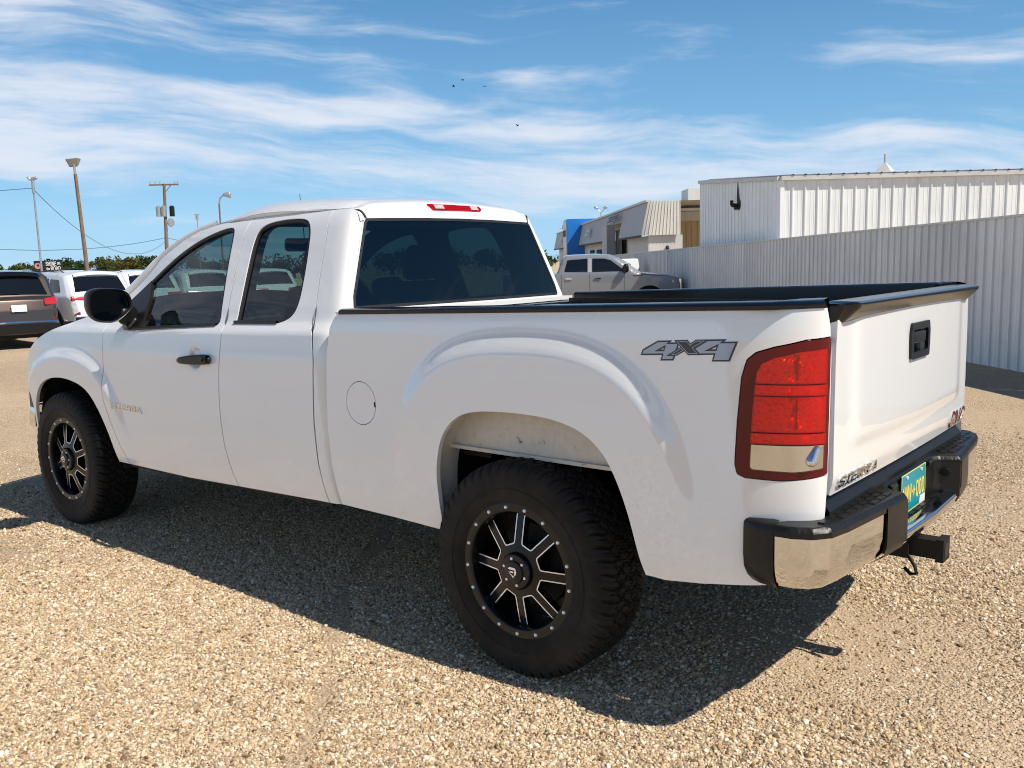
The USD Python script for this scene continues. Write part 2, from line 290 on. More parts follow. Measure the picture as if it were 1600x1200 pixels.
def Pbed(s, z):
    s = np.asarray(s, float); z = np.asarray(z, float)
    th = np.clip((BX-s)/BLEN, 0, 1.2)*PI/2; tc = np.minimum(th, PI/2)
    x = np.where(s > BX, s, BX-BA*np.sin(tc)); Y = Ybed(np.maximum(s, BX-.12), z)
    y = np.where(s > BX, Y, Y-(Y-YT)*(1-np.cos(tc))-np.maximum(th-PI/2, 0)*.25)
    return np.stack([x, y, z], -1)
CA, CB, CLEN = .15, .072, .235
def xrear(z): return 1.07+.22*np.clip(z-1.395, 0, 1)
def Pcab(s, z):
    s = np.asarray(s, float); z = np.asarray(z, float)
    xe = xrear(z)+CA; th = (xe-s)/CLEN*PI/2; tc = np.clip(th, 0, PI/2)
    e_ = 2/4.2; x = np.where(th > 0, xe-CA*np.maximum(np.sin(tc), 1e-6)**e_, s); Y = Ycab(np.maximum(s, xe), z)
    y = np.where(th > 0, Y-CB*(1-np.maximum(np.cos(tc), 1e-6)**e_)-np.maximum(th-PI/2, 0)*CLEN*2/PI, Y)
    return np.stack([x, y, z], -1)

truck = thing('pickup_truck', 'white extended cab pickup truck with black wheels, parked in the foreground on the gravel', 'pickup truck')
T = truck
def both(name, mesh, m, parent=None, smooth=35, label=None):
    obj(name, mesh, m, parent or T, smooth, label=label); return obj(name, mirror(mesh), m, parent or T, smooth)
GAP = .0022
L12 = [(1.99, 1.848), (1.982, 1.737), (1.966, 1.567), (1.941, 1.394), (1.917, 1.306), (1.904, 1.262), (1.905, 1.197), (1.914, 1.11), (1.922, .979), (1.925, .825), (1.915, .691), (1.888, .567), (1.868, .478)]
L23 = [(1.332, 1.858), (1.326, 1.824), (1.296, 1.715), (1.272, 1.561), (1.245, 1.416), (1.214, 1.29), (1.205, 1.168), (1.206, 1.03), (1.209, .882), (1.207, .694), (1.19, .5)]
LF = [(2.943, .463), (3.0, .574), (3.05, .713), (3.088, .835), (3.10, 1.05), (3.10, 1.159), (3.115, 1.285), (3.125, 1.37)]
DOORTOP = [(3.06, 1.432), (2.878, 1.562), (2.782, 1.655), (2.586, 1.752), (2.443, 1.802), (2.25, 1.834), (1.99, 1.848)]
WF = rnd(chaikin([(2.80, 1.264), (2.83, 1.262), (2.85, 1.28), (2.97, 1.38), (2.99, 1.398), (2.97, 1.418), (2.866, 1.493), (2.656, 1.628), (2.484, 1.713), (2.336, 1.763), (2.191, 1.797), (2.11, 1.799), (2.08, 1.762), (2.045, 1.583), (2.012, 1.428), (1.99, 1.33), (1.987, 1.315), (1.985, 1.308), (1.992, 1.3077), (2.01, 1.307)], 2), .008)
WR = rnd(chaikin([(1.838, 1.335), (1.836, 1.325), (1.832, 1.322), (1.815, 1.3222), (1.56, 1.327), (1.491, 1.329), (1.414, 1.354), (1.378, 1.407), (1.386, 1.535), (1.407, 1.656), (1.436, 1.759), (1.475, 1.803), (1.535, 1.82), (1.671, 1.822), (1.805, 1.81), (1.857, 1.783), (1.875, 1.733), (1.858, 1.566), (1.842, 1.396)], 2), .006)
FD = Polygon(LF+DOORTOP+L12[1:]+[(2.34, .462)]).buffer(-GAP)
RD = Polygon(L12[::-1]+[(1.66, 1.856)]+L23+[(1.5, .490)]).buffer(-GAP)
door = {}
for side in (1, -1):
    M = (lambda m: m) if side > 0 else mirror
    fd = obj('front_door', M(panel(Pcab, FD.difference(WF.buffer(.006)), h=.0135, flange=.014)), WHITE, T, 35)
    rd = obj('rear_door', M(panel(Pcab, RD.difference(WR.buffer(.006)), h=.0135, flange=.014)), WHITE, T, 35)
    door[side] = fd, rd
    for d, w in ((fd, WF), (rd, WR)):
        obj('window_seal', M(panel(Pcab, w.buffer(.006).difference(w.buffer(-.010)), h=.012, flange=.02, off=-.004)), SEAL, d, 35)
        sail = Polygon([(2.735, 1.26), (2.76, 1.44), (2.866, 1.60), (3.1, 1.5), (3.0, 1.2)])
        g = w.buffer(-.010) if w is WR else w.buffer(-.010).difference(sail)
        obj('window', M(panel(Pcab, g, h=.04, flange=0, off=-.014)), GLASS_SIDE, d, True)
        if w is WF: obj('sail_panel', M(panel(Pcab, w.buffer(.002).intersection(sail), h=.02, flange=.02, off=.004)), PLASTIC, d, 35)
        obj('belt_seal', M(tube(Pcab(*(np.array(([(1.99, 1.306), (2.4, 1.285), (2.82, 1.262)] if w is WF else [(1.845, 1.322), (1.7, 1.325), (1.495, 1.329)])).T))+[0, .004, 0], .009)), SEAL, d, True)
    # inner trim skins keep daylight out of the door cavity
    for P, w in ((FD, WF), (RD, WR)):
        obj('door_trim', M(panel(lambda s, z: Pcab(s, z)-[0, .065, 0], P.buffer(.01).difference(w.buffer(-.012)), h=.06, flange=0)), INTERIOR, (fd if w is WF else rd), True)
    # handle with its lock
    hx = np.linspace(1.985, 2.285, 13); prof = np.interp(hx, [1.985, 2.0, 2.05, 2.15, 2.25, 2.285], [.022, .026, .027, .024, .017, .006])
    P = []
    for X, hh in zip(hx, prof):
        y0 = float(Ycab(2.33, 1.13))+.026*math.sin(min(1, (2.285-X)/.06+.15)*PI/2)*(1 if X > 2.0 else .9); zc = 1.139-.02*(X-1.985)/.3-(.004)
        a = np.linspace(0, 2*PI, 12, endpoint=False); P.append(np.stack([np.full(12, X), y0-.004+.014*np.cos(a), zc+hh*np.sign(np.sin(a))*np.abs(np.sin(a))**.7], 1))
    hm = join(grid(np.array(P), wrap_v=True), hull([((1.987, P[0][0, 1]-.018, 1.135), .012), ((1.987, P[0][0, 1]-.018, 1.122), .012)]), hull([((2.02, .94, 1.134), .02), ((2.04, .965, 1.134), .02)]), hull([((2.255, .945, 1.122), .012), ((2.25, .967, 1.122), .012)]))
    hd = obj('door_handle', M(hm), PLASTIC, fd, 50)
    if side > 0: obj('lock', cyl((2.018, .985, 1.134), (2.018, .992, 1.134), .011), GLOSSBLACK, fd, 35)
    # badge on the door
    b = text_on('SIERRA', .034, .318, .006); v = np.array(b.vertices); bx_ = 2.853-side*v[:, 0]; bz_ = .811+v[:, 1]-.008*side*v[:, 0]
    obj('sierra_badge', trimesh.Trimesh(np.column_stack([bx_, side*(Ycab(bx_, bz_)-.001+v[:, 2]), bz_]), b.faces if side > 0 else b.faces, process=False), CHROME, fd, False)
    for Lx, rr_ in ((L12, .0038), (L23, .0024)): obj('gap_seal', M(tube(Pcab(*np.array(Lx).T)-[0, .0042, 0], rr_, 6)), SEAL, rd, True)
    obj('gap_seal', M(tube(Pcab(*np.array(LF).T)-[0, .0042, 0], .0038, 6)), SEAL, fd, True)
    # cab corner, cantrail and fender
    z = np.linspace(1.862, .5, 40)
    CC = Polygon(L23[::-1]+[(float(xrear(a)+CA-CLEN-.004), a) for a in z]).buffer(-GAP)
    obj('cab_corner', M(panel(Pcab, CC, h=.014, flange=.014)), WHITE, T, 35)
    sill = Polygon([(2.99, .44), (2.99, .52), (1.2, .555), (1.2, .475)])
    obj('sill', M(panel(lambda s, zz: Pcab(s, zz)-[0, .018, 0], sill, h=.04, flange=.2)), FRAME, T, 35)
    FE = Polygon(LF[:-1]+[(3.122, 1.365), (3.16, 1.385), (3.28, 1.352), (3.5, 1.305), (3.7, 1.257), (3.89, 1.204), (4.02, 1.158), (4.11, 1.105), (4.18, 1.03), (4.215, .96), (4.225, .86), (4.12, .80), (4.10, .70)]+[(4.2, .3), (2.9, .3)])
    FE = max(polys(FE.difference(ARCH_F).intersection(sbox(2.9, .462, 5, 2)).buffer(-GAP)), key=lambda q: q.area)
    obj('front_fender', M(panel(Pcab, FE, h=.0135, flange=.02)), WHITE, T, 35)
# bed sides
TL = rnd([(-1.214, 1.344), (-1.085, 1.337), (-.985, 1.316), (-.935, 1.299), (-.911, 1.276), (-.898, 1.22), (-.889, 1.084), (-.883, .946), (-.889, .915), (-.911, .905), (-1.011, .902), (-1.082, .907), (-1.206, .917)], .012)
ZB = lambda x, zb: (x, zb-RAKE*(x-1))
BED = Polygon([(1.014, 1.369), (1.047, 1.32), (1.068, 1.212), (1.076, 1.048), (1.081, .856), (1.074, .696), (1.045, .514), (.72, .508), (.45, .497), (-.56, .497), (-.614, .494), (-.764, .514), (-.97, .556), (-.985, .70), (-1.0, .765), (-1.1, .768), (-1.192, .77), (-1.203, .848), (-1.212, .918), (-1.222, 1.118), (-1.224, 1.276), (-1.206, 1.375), (-1.178, 1.432), ZB(-1.0, 1.386), ZB(0, 1.384), (.985, 1.382)])
FUEL = Point(.850, 1.0).buffer(.0955, quad_segs=24)
BEDP2 = max(polys(BED.difference(ARCH_R).difference(TL.buffer(.002))), key=lambda q: q.area)
for side in (1, -1):
    M = (lambda m: m) if side > 0 else mirror
    bs = obj('bed_side', M(panel(Pbed, BEDP2.difference(FUEL) if side > 0 else BEDP2, h=.016, flange=.022)), WHITE, T, 35)
    if side > 0:
        fl = obj('fuel_door', panel(Pbed, Point(.850, 1.0).buffer(.0925, quad_segs=24), flange=.02), WHITE, bs, 35)
        obj('finger_notch', hull([((.763, .9535, 1.008), .0055), ((.762, .9535, .992), .0055)], 10), SEAL, fl, 40)
    # tail lamp: dark frame, red and clear lenses over reflectors
    tl = obj('tail_lamp', M(panel(Pbed, TL.buffer(-.002), flange=.03, off=.002)), RED_FRAME, T, 35)
    inn = rnd([(-1.178, 1.312), (-1.06, 1.302), (-.985, 1.284), (-.951, 1.266), (-.938, 1.24), (-.929, 1.122), (-.922, .94), (-.93, .932), (-1.05, .928), (-1.172, .937)], .01)
    def band(z0, z1): return inn.intersection(sbox(-1.5, z0, 0, z1))
    for z0, z1, o, mm, nm in ((1.203, 1.40, .0075, RED_LENS, 'upper_red_lens'), (1.167, 1.2015, .0105, RED_LENS, 'red_ridge'), (1.053, 1.1655, .0075, RED_LENS, 'lower_red_lens'), (1.017, 1.0515, .0105, RED_LENS, 'red_ridge'), (.9, 1.0155, .0085, CLEAR_LENS, 'clear_reversing_lens')):
        q = band(z0, z1).buffer(-.001)
        obj(nm, M(panel(Pbed, rnd(q, .004) if 'lens' in nm else q, h=.015, flange=.005, off=o)), mm, tl, 35)
        if 'clear' in nm: obj('reflector', M(panel(Pbed, q.buffer(-.002), h=.012, flange=0, off=.0035)), CHROME, tl, True)
        elif 'ridge' in nm: obj('reflector', M(panel(Pbed, q.buffer(-.002), h=.012, flange=0, off=.0045)), REFLECTOR, tl, True)
        elif 'lens' in nm:
            obj('reflector', M(panel(Pbed, q.buffer(-.002), h=.012, flange=0, off=.0035)), REFLECTOR, tl, True)
            obj('lens_divider', M(panel(Pbed, sbox(-1.058, z0+.012, -1.052, min(z1, 1.295)-.008), h=.012, flange=.004, off=.0068)), RED_FRAME, tl, 35)
    # small bulb housing behind the clear lens
    c = Pbed(-1.12, .975)
    obj('bulb', M(hull([(c+[.006, -.004, -.008], .024), (c+[-.006, -.008, .024], .014), (c+[.0, .012, -.012], .016)], 14)), CHROME, tl, 60)
# 4x4 decal
def dec(px, py): return (-.555-(px-122)*.000236, 1.328-(py-113)*.000213+(px-800)*.0000133)
F1 = [(130, 305), (148, 255), (378, 128), (545, 128), (512, 160), (685, 160), (668, 235), (625, 280), (560, 318), (630, 345), (612, 392), (448, 392), (470, 305)]
H1 = [(330, 268), (505, 175), (480, 268)]
F4 = [(955, 240), (1140, 128), (1345, 128), (1312, 165), (1495, 165), (1420, 412), (1232, 412), (1258, 312), (1025, 312)]
H4 = [(1095, 275), (1300, 175), (1272, 275)]
X1 = [(680, 128), (825, 128), (985, 312), (855, 312)]
X2 = [(965, 128), (1085, 128), (900, 225), (870, 195)]; X3 = [(600, 318), (670, 318), (770, 262), (740, 228)]
def dp(p, q=None): return Polygon([dec(*a) for a in p], [[dec(*a) for a in q]] if q else None)
def deco(P, o): return panel(Pbed, P, h=.008, flange=0, off=o)
dk = shapely.union_all([dp(F1, H1), dp(F4, H4)]).buffer(.0048, join_style='mitre').union(shapely.union_all([dp(X1), dp(X2), dp(X3)]).buffer(.005, join_style='mitre'))
xx = shapely.union_all([dp(X1), dp(X2), dp(X3)])
gry = shapely.union_all([dp(F1, H1), dp(F4, H4)]).buffer(-.0004).difference(xx.buffer(.0055, join_style='mitre'))
dcl = obj('decal_4x4', join(*[deco(p, .0012) for p in polys(dk)]), DECAL_DARK, T, True)
obj('numeral_fill', join(*[deco(p, .0020) for p in polys(gry)]), DECAL_GREY, dcl, True)
obj('cross_outline', join(*[deco(p, .0020) for p in polys(xx.buffer(.0012).difference(xx.buffer(-.0008)))]), DECAL_GREY, dcl, True)

# roof, header, windscreen, pillars, back wall
RP = CubicSpline([0, .05, .11, .18, .32, .6, .9, 1.15, 1.33], np.array([(1.163, 1.818), (1.175, 1.862), (1.205, 1.895), (1.265, 1.918), (1.40, 1.935), (1.69, 1.948), (2.0, 1.943), (2.25, 1.912), (2.42, 1.872)]))
def bulge(y): return -.03*(1-np.clip(np.abs(y)/.8, 0, 1)**2)
def ROOF(u, y):
    p = RP(np.clip(u, 0, 1.33)); x = p[..., 0]; zz = p[..., 1]
    w = np.clip((x-1.16)/.08, 0, 1)
    drop = (.026*(y/.6)**2+.05*np.clip((np.abs(y)-.50)/.145, 0, 1)**2.2)
    zz = zz-drop*(.25+.75*w); x = x+bulge(y)*np.clip(1-(x-1.16)/1.0, 0, 1)-.06*(np.abs(y)/.6)**2*np.clip((x-1.9)/.5, 0, 1)
    return np.stack([x, y*np.ones_like(x), zz], -1)
ud = np.concatenate([np.linspace(0, .3, 22), np.linspace(.34, 1.33, 26)]); yv = np.concatenate([np.linspace(-.645, -.45, 12), np.linspace(-.4, .4, 17), np.linspace(.45, .645, 12)])
U, V = np.meshgrid(ud, yv, indexing='ij')
obj('roof', flip(grid(ROOF(U, V))) if np.cross(ROOF(.7, .01)-ROOF(.7, 0.), ROOF(.71, 0.)-ROOF(.7, 0.))[2] > 0 else grid(ROOF(U, V)), WHITE, T, True)
def Pback(y, zz): return np.stack([xrear(zz)+bulge(y), y, zz], -1)
ye = lambda a: float(Ycab(xrear(a)+CA, a)-CB)+.004
zs = np.linspace(.6, 1.822, 24)
GB = rnd([(-.783, 1.392), (.783, 1.392), (.772, 1.45), (.627, 1.79), (.612, 1.808), (.30, 1.815), (0, 1.818), (-.30, 1.815), (-.612, 1.808), (-.627, 1.79), (-.772, 1.45)], .012)
BK = Polygon([(ye(a), a) for a in zs]+[(-ye(a), a) for a in zs[::-1]]).union(GB.buffer(.004))
bk = obj('cab_back', panel(Pback, BK.difference(GB.buffer(.001)), h=.03, flange=.03, out=(-1, 0, 0)), WHITE, T, 35)
ledge = [(1.03+float(bulge(y)), y) for y in np.linspace(-.875, .86, 30)]
obj('cab_ledge', extr(Polygon(ledge+[(1.12, .86), (1.12, -.875)]), .022, 1.362), WHITE, bk, 35)
obj('rear_window_seal', panel(Pback, GB.difference(GB.buffer(-.013)), h=.02, flange=.01, off=.002, out=(-1, 0, 0)), SEAL, bk, 35)
obj('rear_window', panel(Pback, GB.buffer(-.012), h=.06, flange=0, off=.0, out=(-1, 0, 0)), GLASS_REAR, bk, True)
# high brake lamp in the header
def HL(y, t): return ROOF(.044+(t)*1.0, y)+np.array([0, 0, 0])
hb = rnd([(.195, .040), (.165, -.006), (-.20, -.004), (-.212, .012), (-.205, .036)], .006)
def Phb(y, t): return ROOF(.05+t, y)
lamp = obj('high_brake_lamp', panel(Phb, hb, h=.012, flange=.02, off=.006, out=(-1, 0, .4)), RED_LENS, T, 35)
for y0, y1 in ((.148, .082), (-.125, -.182)):
    obj('cargo_lamp_lens', panel(Phb, sbox(y1, .002, y0, .031), h=.012, flange=.006, off=.0085, out=(-1, 0, .4)), mat('cargo_lens' if y0 > 0 else 'cargo_lens_2', base_color=(.50, .40, .41), roughness=.12, coat_weight=1.0), lamp, 35)
obj('brake_lamp_backing', panel(Phb, hb.buffer(-.002), h=.02, flange=0, off=.0025, out=(-1, 0, .4)), REFLECTOR, lamp, True)
# roof ditch lines beside the header
for s in (1, -1):
    pts = np.array([ROOF(u, s*(.610+.032*u/.12)) for u in np.linspace(.0, .12, 8)])
    obj('roof_seam', tube(pts+np.array([-.001, 0, .001]), .0055, 6), SEAL, T, True)
# windscreen and pillars
WT = np.array([ROOF(1.33, y) for y in np.linspace(-.60, .60, 15)]); yb = np.linspace(-.80, .80, 15)
WB = np.stack([3.22+.17*(1-(yb/.8)**2), yb, np.full(15, 1.37)+.02*(1-(yb/.8)**2)], 1)
WT[:, 0] += .012; WT[:, 2] -= .004
ws = np.array([WT*(1-t)+WB*t+np.array([.0, 0, .045])*math.sin(t*PI) for t in np.linspace(0, 1, 12)])
wsm = grid(ws); wsm = wsm if wsm.face_normals.mean(0)[2] > 0 else flip(wsm)
obj('windscreen', wsm, GLASS_FRONT, T, True)
for s in (0, 1):
    dt = np.array(DOORTOP[:5]+[(2.30, 1.826)]); tt = np.linspace(0, 1, 14)
    cum = np.r_[0, np.cumsum(np.linalg.norm(np.diff(dt, axis=0), axis=1))]; cum /= cum[-1]
    A = Pcab(np.interp(tt, cum, dt[:, 0]), np.interp(tt, cum, dt[:, 1])); A[:, 0] += 0
    B = ws[:, -1][::-1]; B = np.stack([np.interp(tt, np.linspace(0, 1, 12), B[:, k]) for k in range(3)], 1)+np.array([0, -.012, .004])
    mid = (A+B)/2+np.array([.012, .012, .03])
    P = np.array([A+[0, -.012, 0], A+[.002, .0, .006], A*.75+B*.25+np.array([.010, .012, .024]), mid, A*.25+B*.75+np.array([.012, .004, .018]), B])
    g = grid(P); g = g if (g.face_normals@np.array([0, 1, 1.])).mean() > 0 else flip(g)
    obj('windscreen_pillar', g if s == 0 else mirror(g), WHITE, T, True)
    # cantrail between the door tops and the roof
    X = np.linspace(1.2, 2.365, 30); E0 = Pcab(X, np.interp(X, [1.2, 1.33, 1.66, 1.99, 2.25, 2.46], [1.860, 1.858, 1.856, 1.848, 1.834, 1.797]))
    E1 = np.array([ROOF(np.interp(x_, RP(ud)[:, 0], ud), .64) for x_ in X]); E1[:, 0] = np.minimum(X, ROOF(1.33, .64)[0])
    g = grid(np.array([E0+[0, -.02, -.03], E0+[0, -.001, .0015], (E0+E1)/2+np.array([0, .004, .004]), E1+np.array([0, -.008, .001])])); g = g if (g.face_normals@np.array([0, 1, 1.])).mean() > 0 else flip(g)
    obj('cantrail', g if s == 0 else mirror(g), WHITE, T, True)
# hood, cowl, front end
FT = PCH([3.1, 3.16, 3.28, 3.5, 3.7, 3.89, 4.02, 4.11, 4.18, 4.215, 4.3], [1.40, 1.385, 1.352, 1.305, 1.257, 1.204, 1.158, 1.105, 1.03, .96, .80])
rows = []
for t in np.linspace(0, 1, 24):
    xe = 3.17+t*1.03; ze = float(FT(xe)); y1 = float(Ycab(xe, ze))-.002; v = np.linspace(-1, 1, 25)
    rows.append(np.stack([xe+(.20*t+.16*(1-t))*(1-v**2), v*y1, ze+(.055-.01*t)*(1-np.abs(v)**2.6)+.03*t*(1-v**2)], 1))
hm = grid(np.array(rows)); hm = hm if hm.face_normals.mean(0)[2] > 0 else flip(hm)
obj('hood', hm, WHITE, T, True)
obj('cowl', bx(3.10, 3.22, -.82, .82, 1.30, 1.375), PLASTIC, T)
v = np.linspace(-1, 1, 25)
def nose(z): return np.stack([4.215+.22*(1-v**2)+.02*(1.05-z), v*.862, np.full(25, z)], 1)
def strip(zs_, k=0.0, vv=None):
    P = np.array([nose(z_)+[k, 0, 0] for z_ in zs_]); g = grid(P); return g if g.face_normals.mean(0)[0] > 0 else flip(g)
obj('grille', strip([1.035, .96, .88, .83], -.01), GLOSSBLACK, T, True)
obj('grille_surround', join(strip([1.075, 1.03], .012), strip([.86, .83], .012)), CHROME, T, True)
for s in (1, -1):
    obj('headlamp', hull([((4.185, s*.845, .90), .022), ((4.185, s*.845, 1.0), .022), ((4.29, s*.66, .91), .022), ((4.29, s*.66, 1.03), .022)]), CLEAR_LENS if False else mat('headlamp_lens' if s > 0 else 'headlamp_lens_2', base_color=(.55, .56, .58), roughness=.1, coat_weight=1.0), T, 40)
def bar(plan, zprof, closed=False):
    """sweeps (inset, z) profile along a plan polyline with outward normals"""
    plan = np.array(plan, float); t = np.gradient(plan, axis=0); t /= np.linalg.norm(t, axis=1)[:, None]; n = np.stack([t[:, 1], -t[:, 0]], 1)
    P = np.array([np.column_stack([plan-n*i, np.full(len(plan), z_)]) for i, z_ in zprof]); return grid(P)
fb = [(4.14, .91), (4.24, .905), (4.33, .86), (4.42, .70), (4.49, .45), (4.52, 0), (4.49, -.45), (4.42, -.70), (4.33, -.86), (4.24, -.905), (4.14, -.91)]
fbm = bar(fb[::-1], [(.08, .83), (.0, .81), (0, .70)]); 
obj('front_bumper_cover', fbm if fbm.face_normals.mean(0)[0] > 0 else flip(fbm), PLASTIC, T, True)
fbm = bar(fb[::-1], [(.0, .695), (-.012, .66), (-.012, .58), (.05, .50)])
obj('front_bumper', fbm if fbm.face_normals.mean(0)[0] > 0 else flip(fbm), CHROME, T, True)
# tailgate
def TG(y, zz):
    e = sstep((.70-np.abs(y))/.12)*sstep((zz-.955-.02*np.abs(y))/.04)
    return np.stack([-1.146-.008*e-.011*(1-(y/.8)**2)+.012*sstep((.90-zz)/.06), y, zz+0*y], -1)
TGP = rnd([(-.793, .842), (.793, .842), (.795, 1.12), (.793, 1.30), (.785, 1.39), (.765, 1.425), (-.765, 1.425), (-.785, 1.39), (-.793, 1.30), (-.795, 1.12)], .01)
HP = rnd([(.035, 1.342), (-.19, 1.342), (-.215, 1.32), (-.225, 1.205), (-.215, 1.19), (.035, 1.19), (.05, 1.21), (.055, 1.32)], .015)
HP = rnd([(.105, 1.338), (-.105, 1.338), (-.118, 1.30), (-.112, 1.205), (.112, 1.205), (.118, 1.30)], .016)
tg = obj('tailgate', panel(TG, TGP.difference(HP.buffer(-.012)), h=.022, flange=.05, out=(-1, 0, 0)), WHITE, T, 35)
obj('tailgate_inner', bx(-1.085, -1.06, -.78, .78, .85, 1.41), LINER, tg)
hd = obj('tailgate_handle', join(panel(TG, HP.difference(rnd(HP.buffer(-.026), .008)), h=.015, flange=.012, off=.010, out=(-1, 0, 0)), panel(TG, HP.buffer(-.015), h=.02, flange=0, off=-.020, out=(-1, 0, 0))), GLOSSBLACK, tg, 35)
obj('handle_paddle', rbox(-1.172, -1.150, -.075, .075, 1.258, 1.305, .008), GLOSSBLACK, hd, 40)
def on_gate(m, y0, z0, lift=.0):
    v = np.array(m.vertices); yy = y0-v[:, 0]; zz_ = z0+v[:, 1]; q_ = TG(yy, zz_); q_[:, 0] -= v[:, 2]+lift; return trimesh.Trimesh(q_, m.faces, process=False)
obj('sierra_badge', on_gate(text_on('SIERRA', .037, .357, .007), .575, .8775), CHROME, tg, False)
gp = obj('gmc_badge', on_gate(text_on('GMC', .070, .236, .006), -.662, .884), CHROME, tg, False)
obj('letter_face', on_gate(text_on('GMC', .068, .234, .002), -.662, .884, .0055), EMBLEM_RED, gp, False)
# tailgate spoiler
SPF = PCH([-.80, -.7, .7, .80], [0, 0, 0, 0])
sp = [(-1.075, 1.442), (-1.11, 1.449), (-1.185, 1.447), (-1.199, 1.442), (-1.197, 1.429), (-1.150, 1.384), (-1.138, 1.372), (-1.100, 1.376)]
def spo(y):
    k = sstep((np.abs(y)-.735)/.05); P = np.array(sp); P = P.copy(); P[:, 0] = np.where(P[:, 0] < -1.12, -1.12+(P[:, 0]+1.12)*(1-.45*k), P[:, 0]); P[:, 1] -= .006*k
    return np.column_stack([P[:, 0], np.full(len(P), y), P[:, 1]])
ys = np.r_[np.linspace(-.785, -.70, 8), np.linspace(-.6, .6, 9), np.linspace(.70, .785, 8)]
sg = grid(np.array([spo(y) for y in ys]), wrap_v=True)
caps = [trimesh.Trimesh(spo(y), [[0, i, i+1] for i in range(1, 7)], process=False) for y in (-.785, .785)]
sm = join(sg, *caps); trimesh.repair.fix_normals(sm)
so = obj('tailgate_spoiler', sm, GLOSSBLACK, T, 28)
for y in (.63, .02, -.58): obj('drain_slot', hull([((-1.172, y, 1.420), .005), ((-1.160, y+.012, 1.402), .005)], 8), SEAL, so)
# ------------------------------------------------------------------ bed interior, rails
WB0, WB1 = -1.06, 1.0
rail_x = np.linspace(-1.0, .985, 30)
for s in (1, -1):
    P = []
    for x_ in rail_x:
        zb = 1.3845-RAKE*(x_-1); yo = float(Ybed(x_, zb-.004))
        P.append([(x_, yo+.005, zb-.005), (x_, yo+.006, zb+.008), (x_, yo-.004, zb+.016), (x_, yo-.026, zb+.020), (x_, yo-.095, zb+.020), (x_, yo-.112, zb+.013), (x_, yo-.114, zb-.05)])
    # carry the cap round to the tailgate
    for sv in np.linspace(-1.04, -1.165, 8):
        zb = 1.3845-RAKE*(max(sv, -1.1)-1)+.004*0; q = Pbed(sv, zb-.004); dn = np.clip((-1.04-sv)/.125, 0, 1)
        P.append([tuple(q+[-.004, .003, -.001]), tuple(q+[-.004, .003, .010]), tuple(q+[.004, -.008, .019]), tuple(q+[.016, -.03, .023]), (q[0]+.02, max(q[1]-.095, .76), zb+.022), (q[0]+.02, max(q[1]-.112, .75), zb+.015), (q[0]+.02, max(q[1]-.114, .748), zb-.05)])
    P = np.array(sorted(P, key=lambda r: -r[0][0])); g = grid(P); g = g if (g.face_normals@np.array([0, .3, 1.])).mean() > 0 else flip(g)
    obj('bed_rail_cap', g if s > 0 else mirror(g), GLOSSBLACK, T, 40)
    obj('bed_inner_wall', bx(WB0, WB1, s*.80, s*.83, .86, 1.372), LINER, T)
obj('gate_sill', bx(-1.075, -1.03, -.81, .81, .74, .90), FRAME, T)
obj('bed_floor', bx(-1.06, 1.02, -.83, .83, .842, .87), LINER, T)
obj('bed_front_wall', bx(.985, 1.02, -.90, .90, .55, 1.345), LINER, T)
g = grid(np.array([[(x_, y_, z_) for y_ in np.linspace(-.85, .85, 12)] for x_, z_ in ((1.02, 1.32), (1.022, 1.35), (1.01, 1.358), (.93, 1.358), (.92, 1.32))])); g = g if (g.face_normals[:, 2]).mean() > 0 else flip(g)
obj('front_rail_cap', g, GLOSSBLACK, T, 40)

# ------------------------------------------------------------------ rear bumper
half = np.array([(-.925, .945), (-.96, .962), (-1.02, .975), (-1.09, .970), (-1.145, .945), (-1.182, .895), (-1.200, .80), (-1.215, .64), (-1.232, .47), (-1.247, .28), (-1.255, 0)])
full = np.vstack([half, (half*[1, -1])[::-1][1:]])
fl = LineString(full)
def plan(a, b, n=24):  # by fraction of length
    return np.array([fl.interpolate(t, normalized=True).coords[0] for t in np.linspace(a, b, n)])
def frac(pt): return fl.project(Point(pt), normalized=True)
def skin(a, b, prof, n=24):
    g = bar(plan(a, b, n), prof); c_ = np.array([-.9, 0, .65]); o = ((g.triangles_center-c_)*g.face_normals)[:, :2].sum(1).mean()
    return g if o > 0 else flip(g)
bump_h = holder('rear_bumper', T)
fA, fB, fC = frac((-1.03, .975)), frac((-1.227, .52)), frac((-1.242, .36))
CP = [(.05, .765), (.012, .764), (.006, .757), (.0, .745), (.0, .66), (.004, .625), (.016, .595), (.036, .574), (.07, .565)]
CPm = [(.05, .635), (.010, .632), (.004, .625), (.002, .615), (.008, .592), (.03, .566), (.07, .556)]
END = [(.05, .780), (.010, .778), (-.004, .765), (-.006, .745), (-.006, .66), (-.002, .62), (.012, .59), (.034, .567), (.08, .56)]
for s in (1, -1):
    M = (lambda m: m) if s > 0 else mirror
    obj('chrome_face', M(skin(fA, fB, CP, 40)), CHROME, bump_h, True)
    obj('end_cap', M(skin(0, fA+.002, END, 14)), PLASTIC, bump_h, True)
    DV = [(.06, .762), (-.002, .762), (-.007, .752), (-.008, .66), (-.006, .62), (.008, .585), (.05, .556)]
    obj('divider', M(skin(fB-.002, fC, DV, 8)), PLASTIC, bump_h, 40)
obj('chrome_face', skin(fC, 1-fC, CPm, 40), CHROME, bump_h, True)
inner = Polygon([(-1.092, .80), (-1.092, -.80), (-1.06, -.865), (-1.0, -.945), (-.93, -.96), (-.93, -.9), (-.85, -.85), (-.85, .85), (-.93, .9), (-.93, .96), (-1.0, .945), (-1.06, .865)])
outl = Polygon(np.vstack([full, [(-.8, -.9), (-.8, .9)]])).buffer(.004)
